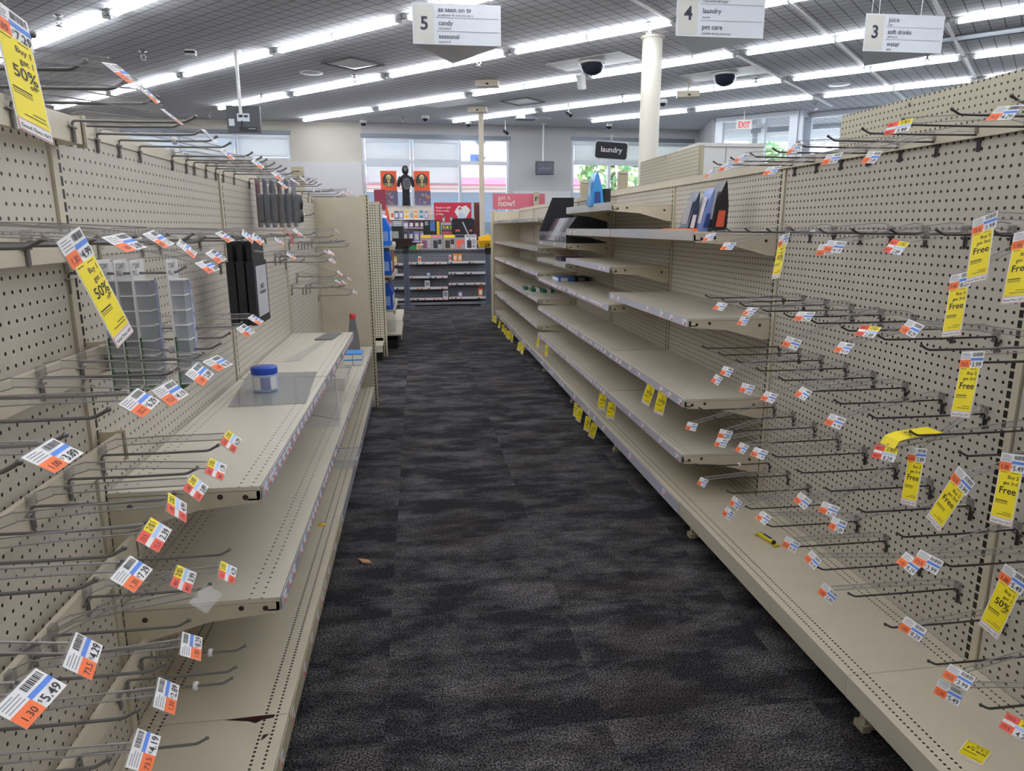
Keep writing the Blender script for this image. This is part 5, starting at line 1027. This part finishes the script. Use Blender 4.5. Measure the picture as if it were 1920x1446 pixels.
for i in range(8):
    w = (.07, .09, .09, .115, .07, .10, .12, .07)[i]; two = i in (3, 5, 6)
    small('carton', f'{CN[i]} carton on the upper back counter shelf, {ORD[i]} from the jugs side', x+w/2, 1.5105, w-.008, .10 if two else .16, .1, CC[i], C2[i], YB+.1, 'cartons on the upper back shelf')
    if two: small('carton', f'{CN[i]} carton stacked on top, {ORD[i]} stack along the upper back counter shelf', x+w/2, 1.611, w-.012, .095, .1, CC[i], C2[i], YB+.1, 'cartons on the upper back shelf')
    x += w+.004
D1 = [M_lil, M_plum, M_plum, M_plum, M_lil]
for i in range(5): small('carton', f'{("lilac", "plum round print", "plum", "plum white dot", "lilac striped")[i]} carton on the middle back counter shelf, {ORD[i]} along', -.20+.11*i, 1.3405, .098, .13, .1, D1[i], M_white, YB+.1, 'cartons on the middle back shelf')
D2 = [M_plum, M_slate, M_lil, M_lil, M_slate]
for i in range(5): small('carton', f'{("plum", "slate blue", "lilac", "large lilac", "slate")[i]} carton on the low back counter shelf, {ORD[i]} along', -.22+.115*i, 1.0655, .10, .20, .1, D2[i], M_white, YB+.1, 'cartons on the low back shelf')
for i in range(3): small('grey_tray', f'grey stacked paper tray behind the jugs, {ORD[i]} from the bottom', -.36, 1.37+.035*i, .22, .03, .2, M_grey, M_white, YB-.3, 'grey stacked trays', 'tray')
o = MB().box(-.48, -.24, YB-.45, YB-.15, 0, 1.369).build('dark_cabinet', M_blackc); tag(o, 'dark cabinet under the grey trays behind the checkout', 'cabinet')
# red help poster
r = thing('help_poster', 'red poster reading Ready to quit, above the register screen', 'poster', (.75, YB-.2, 1.65)); MB().box(.372, 1.12, YB-.2, YB-.19, 1.43, 1.83).build('board', mat('poster_red', (196, 34, 62), .5), r); m = MB()
for i, t in enumerate(('Ready to quit?', "We're ready", 'to help.')): m.text(t, (.405, YB-.201, 1.715-.062*i), (1, 0, 0), (0, 0, -1), .052, 0, .001, bold=.012)
m.build('lettering', M_white, r)
hx, hz = .94, 1.655; m = MB().prism([(-.16, .0), (-.08, .115), (-.01, .09), (.07, .12), (.16, .03), (.09, -.09), (.03, -.17), (-.07, -.17), (-.11, -.09)], (hx, YB-.2015, hz), (1, 0, 0), (0, 0, 1), (0, .001, 0), 0); m.prism([(-.05+.022*math.cos(a), .035+.03*math.sin(a)) for a in [k*.5236 for k in range(12)]], (hx, YB-.2035, hz), (1, 0, 0), (0, 0, 1), (0, .001, 0), 1)
m.prism([(-.05+.032*math.cos(a), .05+.034*math.sin(a)) for a in [k*.5236 for k in range(12)]], (hx, YB-.2025, hz), (1, 0, 0), (0, 0, 1), (0, .0008, 0), 2); m.prism([(-.11, -.17), (-.085, -.05), (-.03, -.012), (.03, -.04), (.08, -.17)], (hx, YB-.2030, hz), (1, 0, 0), (0, 0, 1), (0, .001, 0), 3)
m.build('portrait', [M_white, mat('skin_print', (226, 170, 150), .6), M_ink, mat('shirt_print', (196, 206, 222), .6)], r)
MB().tube([(.74, YB-.17, 0), (.74, YB-.17, 1.5)], .012, 8).build('stand', M_grey, r)
# two orange posters and the masked figure on top of the back unit
M_po = mat('poster_orange', (228, 88, 44), .6); M_dk = mat('poster_dark', (60, 52, 44), .6); M_bone = mat('poster_bone', (212, 196, 140), .6); M_pur = mat('poster_dusk', (104, 92, 116), .6)
for x, w_ in ((-.515, 'left'), (.15, 'right')):
    y = YB+.20; r = thing('poster', f'orange skull poster over a dusky picture, {w_} of the masked figure', 'poster', (x, y, 1.8)); MB().box(x-.16, x+.16, y, y+.01, 2.075, 2.46).build('upper_sheet', M_po, r)
    E_ = lambda cx, cz, a, b, n=18: [(cx+a*math.cos(2*math.pi*k/n), cz+b*math.sin(2*math.pi*k/n)) for k in range(n)]
    m = MB(); L_ = lambda pl, mi, d: m.prism(pl, (x, y-d, 0), (1, 0, 0), (0, 0, 1), (0, .001, 0), mi)
    L_(E_(0, 2.275, .125, .135), 1, .002); L_(E_(0, 2.335, .048, .056), 0, .003); L_([(-.03, 2.30), (.03, 2.30), (.022, 2.245), (-.022, 2.245)], 0, .003); L_([(-.012, 2.25), (.012, 2.25), (.012, 2.15), (-.012, 2.15)], 0, .003)
    for k in range(3): L_([(-.085, 2.215-.022*k), (.085, 2.215-.022*k), (.075, 2.207-.022*k), (-.075, 2.207-.022*k)], 0, .003)
    for sx in (-1, 1): L_(E_(sx*.019, 2.335, .012, .011, 10), 1, .0045)
    L_(E_(0, 2.305, .006, .010, 8), 1, .0045); L_([(-.016, 2.268), (.016, 2.268), (.014, 2.260), (-.014, 2.260)], 1, .0045); m.build('skull_print', [M_bone, M_dk], r)
    MB().box(x-.155, x+.17, y, y+.01, 1.79, 2.074).build('lower_sheet', M_pur, r); m = MB()
    for k in range(16):
        px, pz = random.uniform(-.14, .14), random.uniform(1.81, 2.04); s = random.uniform(.012, .035); m.prism(E_(px, pz, s, s*.8, 8), (x, y-.002-.0003*k, 0), (1, 0, 0), (0, 0, 1), (0, .0003, 0), k % 3)
    m.build('dusk_print', [mat('dusk_orange', (190, 120, 80), .6) if 'dusk_orange' not in bpy.data.materials else bpy.data.materials['dusk_orange'], M_slate, M_grey], r); MB().box(x-.02, x+.02, y+.01, y+.03, 1.781, 2.2).build('stand', M_grey, r)
r = thing('masked_figure', 'black robed standing figure with dark hooded mask and grey chest shield on the back unit', 'decoration', (-.175, YB+.12, 1.781)); x, y, z = -.175, YB+.12, 1.781
m = MB(); rings = [(.085, .065, 0), (.08, .06, .06), (.072, .052, .2), (.075, .055, .33), (.10, .06, .45), (.112, .062, .52), (.095, .055, .565), (.045, .045, .60), (.04, .04, .62)]; n = 18; vs = []
for a, b, h in rings: vs += [(x+a*math.cos(2*math.pi*k/n), y+b*math.sin(2*math.pi*k/n), z+h) for k in range(n)]
m.add(vs, [(i*n+k, i*n+(k+1) % n, (i+1)*n+(k+1) % n, (i+1)*n+k) for i in range(len(rings)-1) for k in range(n)]+[tuple(range(n))[::-1]], 0, True)
for sx in (-1, 1): m.tube([(x+sx*.095, y, z+.55), (x+sx*.135, y-.01, z+.47), (x+sx*.145, y-.02, z+.40)], [.04, .036, .034], 10); m.ball((x+sx*.145, y-.02, z+.385), .03, 0)
m.build('robe', mat('robe_black', (28, 28, 34), .75), r)
MB().lathe((x, y, z+.62), [(.052, 0), (.066, .04), (.068, .09), (.055, .135), (.025, .155), (.0005, .158)], 18).build('hood', M_black, r)
m = MB().lathe((0, 0, 0), [(.0005, -.05), (.026, -.035), (.036, 0), (.034, .03), (.018, .05), (.0005, .053)], 14); f = m.build('mask', mat('mask_dark_grey', (74, 74, 80), .5), r); f.data.transform(Matrix.Translation((x, y-.045, z+.70)))
m = MB(); m.ball((x-.015, y-.079, z+.712), .006, 0); m.ball((x+.015, y-.079, z+.712), .006, 0); m.obox((x, y-.083, z+.695), (.004, 0, 0), (0, .004, 0), (0, 0, .010), 1); m.obox((x, y-.076, z+.675), (.014, 0, 0), (0, .002, 0), (0, 0, .003), 0); m.build('face', [M_white, M_grey], r)
MB().prism([(.085*math.cos(a), .115*math.sin(a)) for a in [k*math.pi/10 for k in range(20)]], (x+.02, y-.085, z+.42), (1, 0, 0), (0, 0, 1), (0, .018, 0)).build('chest_shield', mat('shield_grey', (92, 92, 98), .55), r)
m = MB()
for k in range(3): m.obox((x+.015+.015*k, y-.087, z+.46-.04*k), (.045-.008*k, 0, .012), (0, .002, 0), (-.002, 0, .005))
m.build('shield_marks', M_ink, r)
for sx in (-1, 1): MB().tube([(x+sx*.04, y-.01, z+.012), (x+sx*.06, y-.07, z+.012)], .022, 8).build('shoe', M_black, r)
# get it now sign over the far end of the right gondola
r = thing('get_it_now_sign', 'pinkish red sign reading get it now over the far gondola end', 'sign', (1.54, 10.6, 1.6)); MB().box(1.145, 1.93, 10.6, 10.612, 1.605, 1.83).build('board', mat('sign_rose', (206, 104, 120), .4), r); m = MB(); m.text('get it', (1.225, 10.599, 1.745), (1, 0, 0), (0, 0, -1), .088, 0, .001); m.text('now!', (1.225, 10.599, 1.65), (1, 0, 0), (0, 0, -1), .125, 0, .001, bold=.018)
m.box(1.66, 1.74, 10.598, 10.6, 1.742, 1.752, 1); m.build('lettering', [M_cream, M_pink], r); MB().tube([(1.2, 10.606, 0), (1.2, 10.606, 1.606)], .012, 8).tube([(1.88, 10.606, 0), (1.88, 10.606, 1.606)], .012, 8).build('stand', M_grey, r)
r = thing('end_post', 'short beige gondola post in front of the get it now sign', 'gondola post', (1.78, 10.5, 0)); MB().box(1.74, 1.82, 10.48, 10.5, 0, 1.85).build('post', M_beige2, r); MB().box(1.76, 1.78, 10.478, 10.48, 1.72, 1.78).box(1.79, 1.805, 10.478, 10.48, 1.75, 1.79).build('marks', M_brown, r)
r = thing('brown_cabinet', 'narrow reddish brown cabinet beside the square pole', 'cabinet', (1.33, 15.3, 0)); MB().box(1.24, 1.42, 15.2, 15.5, 0, 1.86).build('body', mat('cabinet_redbrown', (124, 62, 52), .5), r); MB().box(1.255, 1.405, 15.196, 15.2, .2, 1.8).build('glass_door', mat('cabinet_dark_red', (84, 44, 42), .3), r)
r = thing('bottle_topper', 'small dark pump bottle outlined against the laundry window', 'bottle', (2.0, 8.6, 1.7))
MB().lathe((1.98, 8.4, 1.62), [(.02, 0), (.024, .02), (.024, .08), (.01, .11), (.008, .14), (.0005, .142)], 12).build('bottle', M_blackc, r); MB().box(1.95, 2.01, 8.37, 8.43, 0, 1.62).build('stand', M_beige2, r)
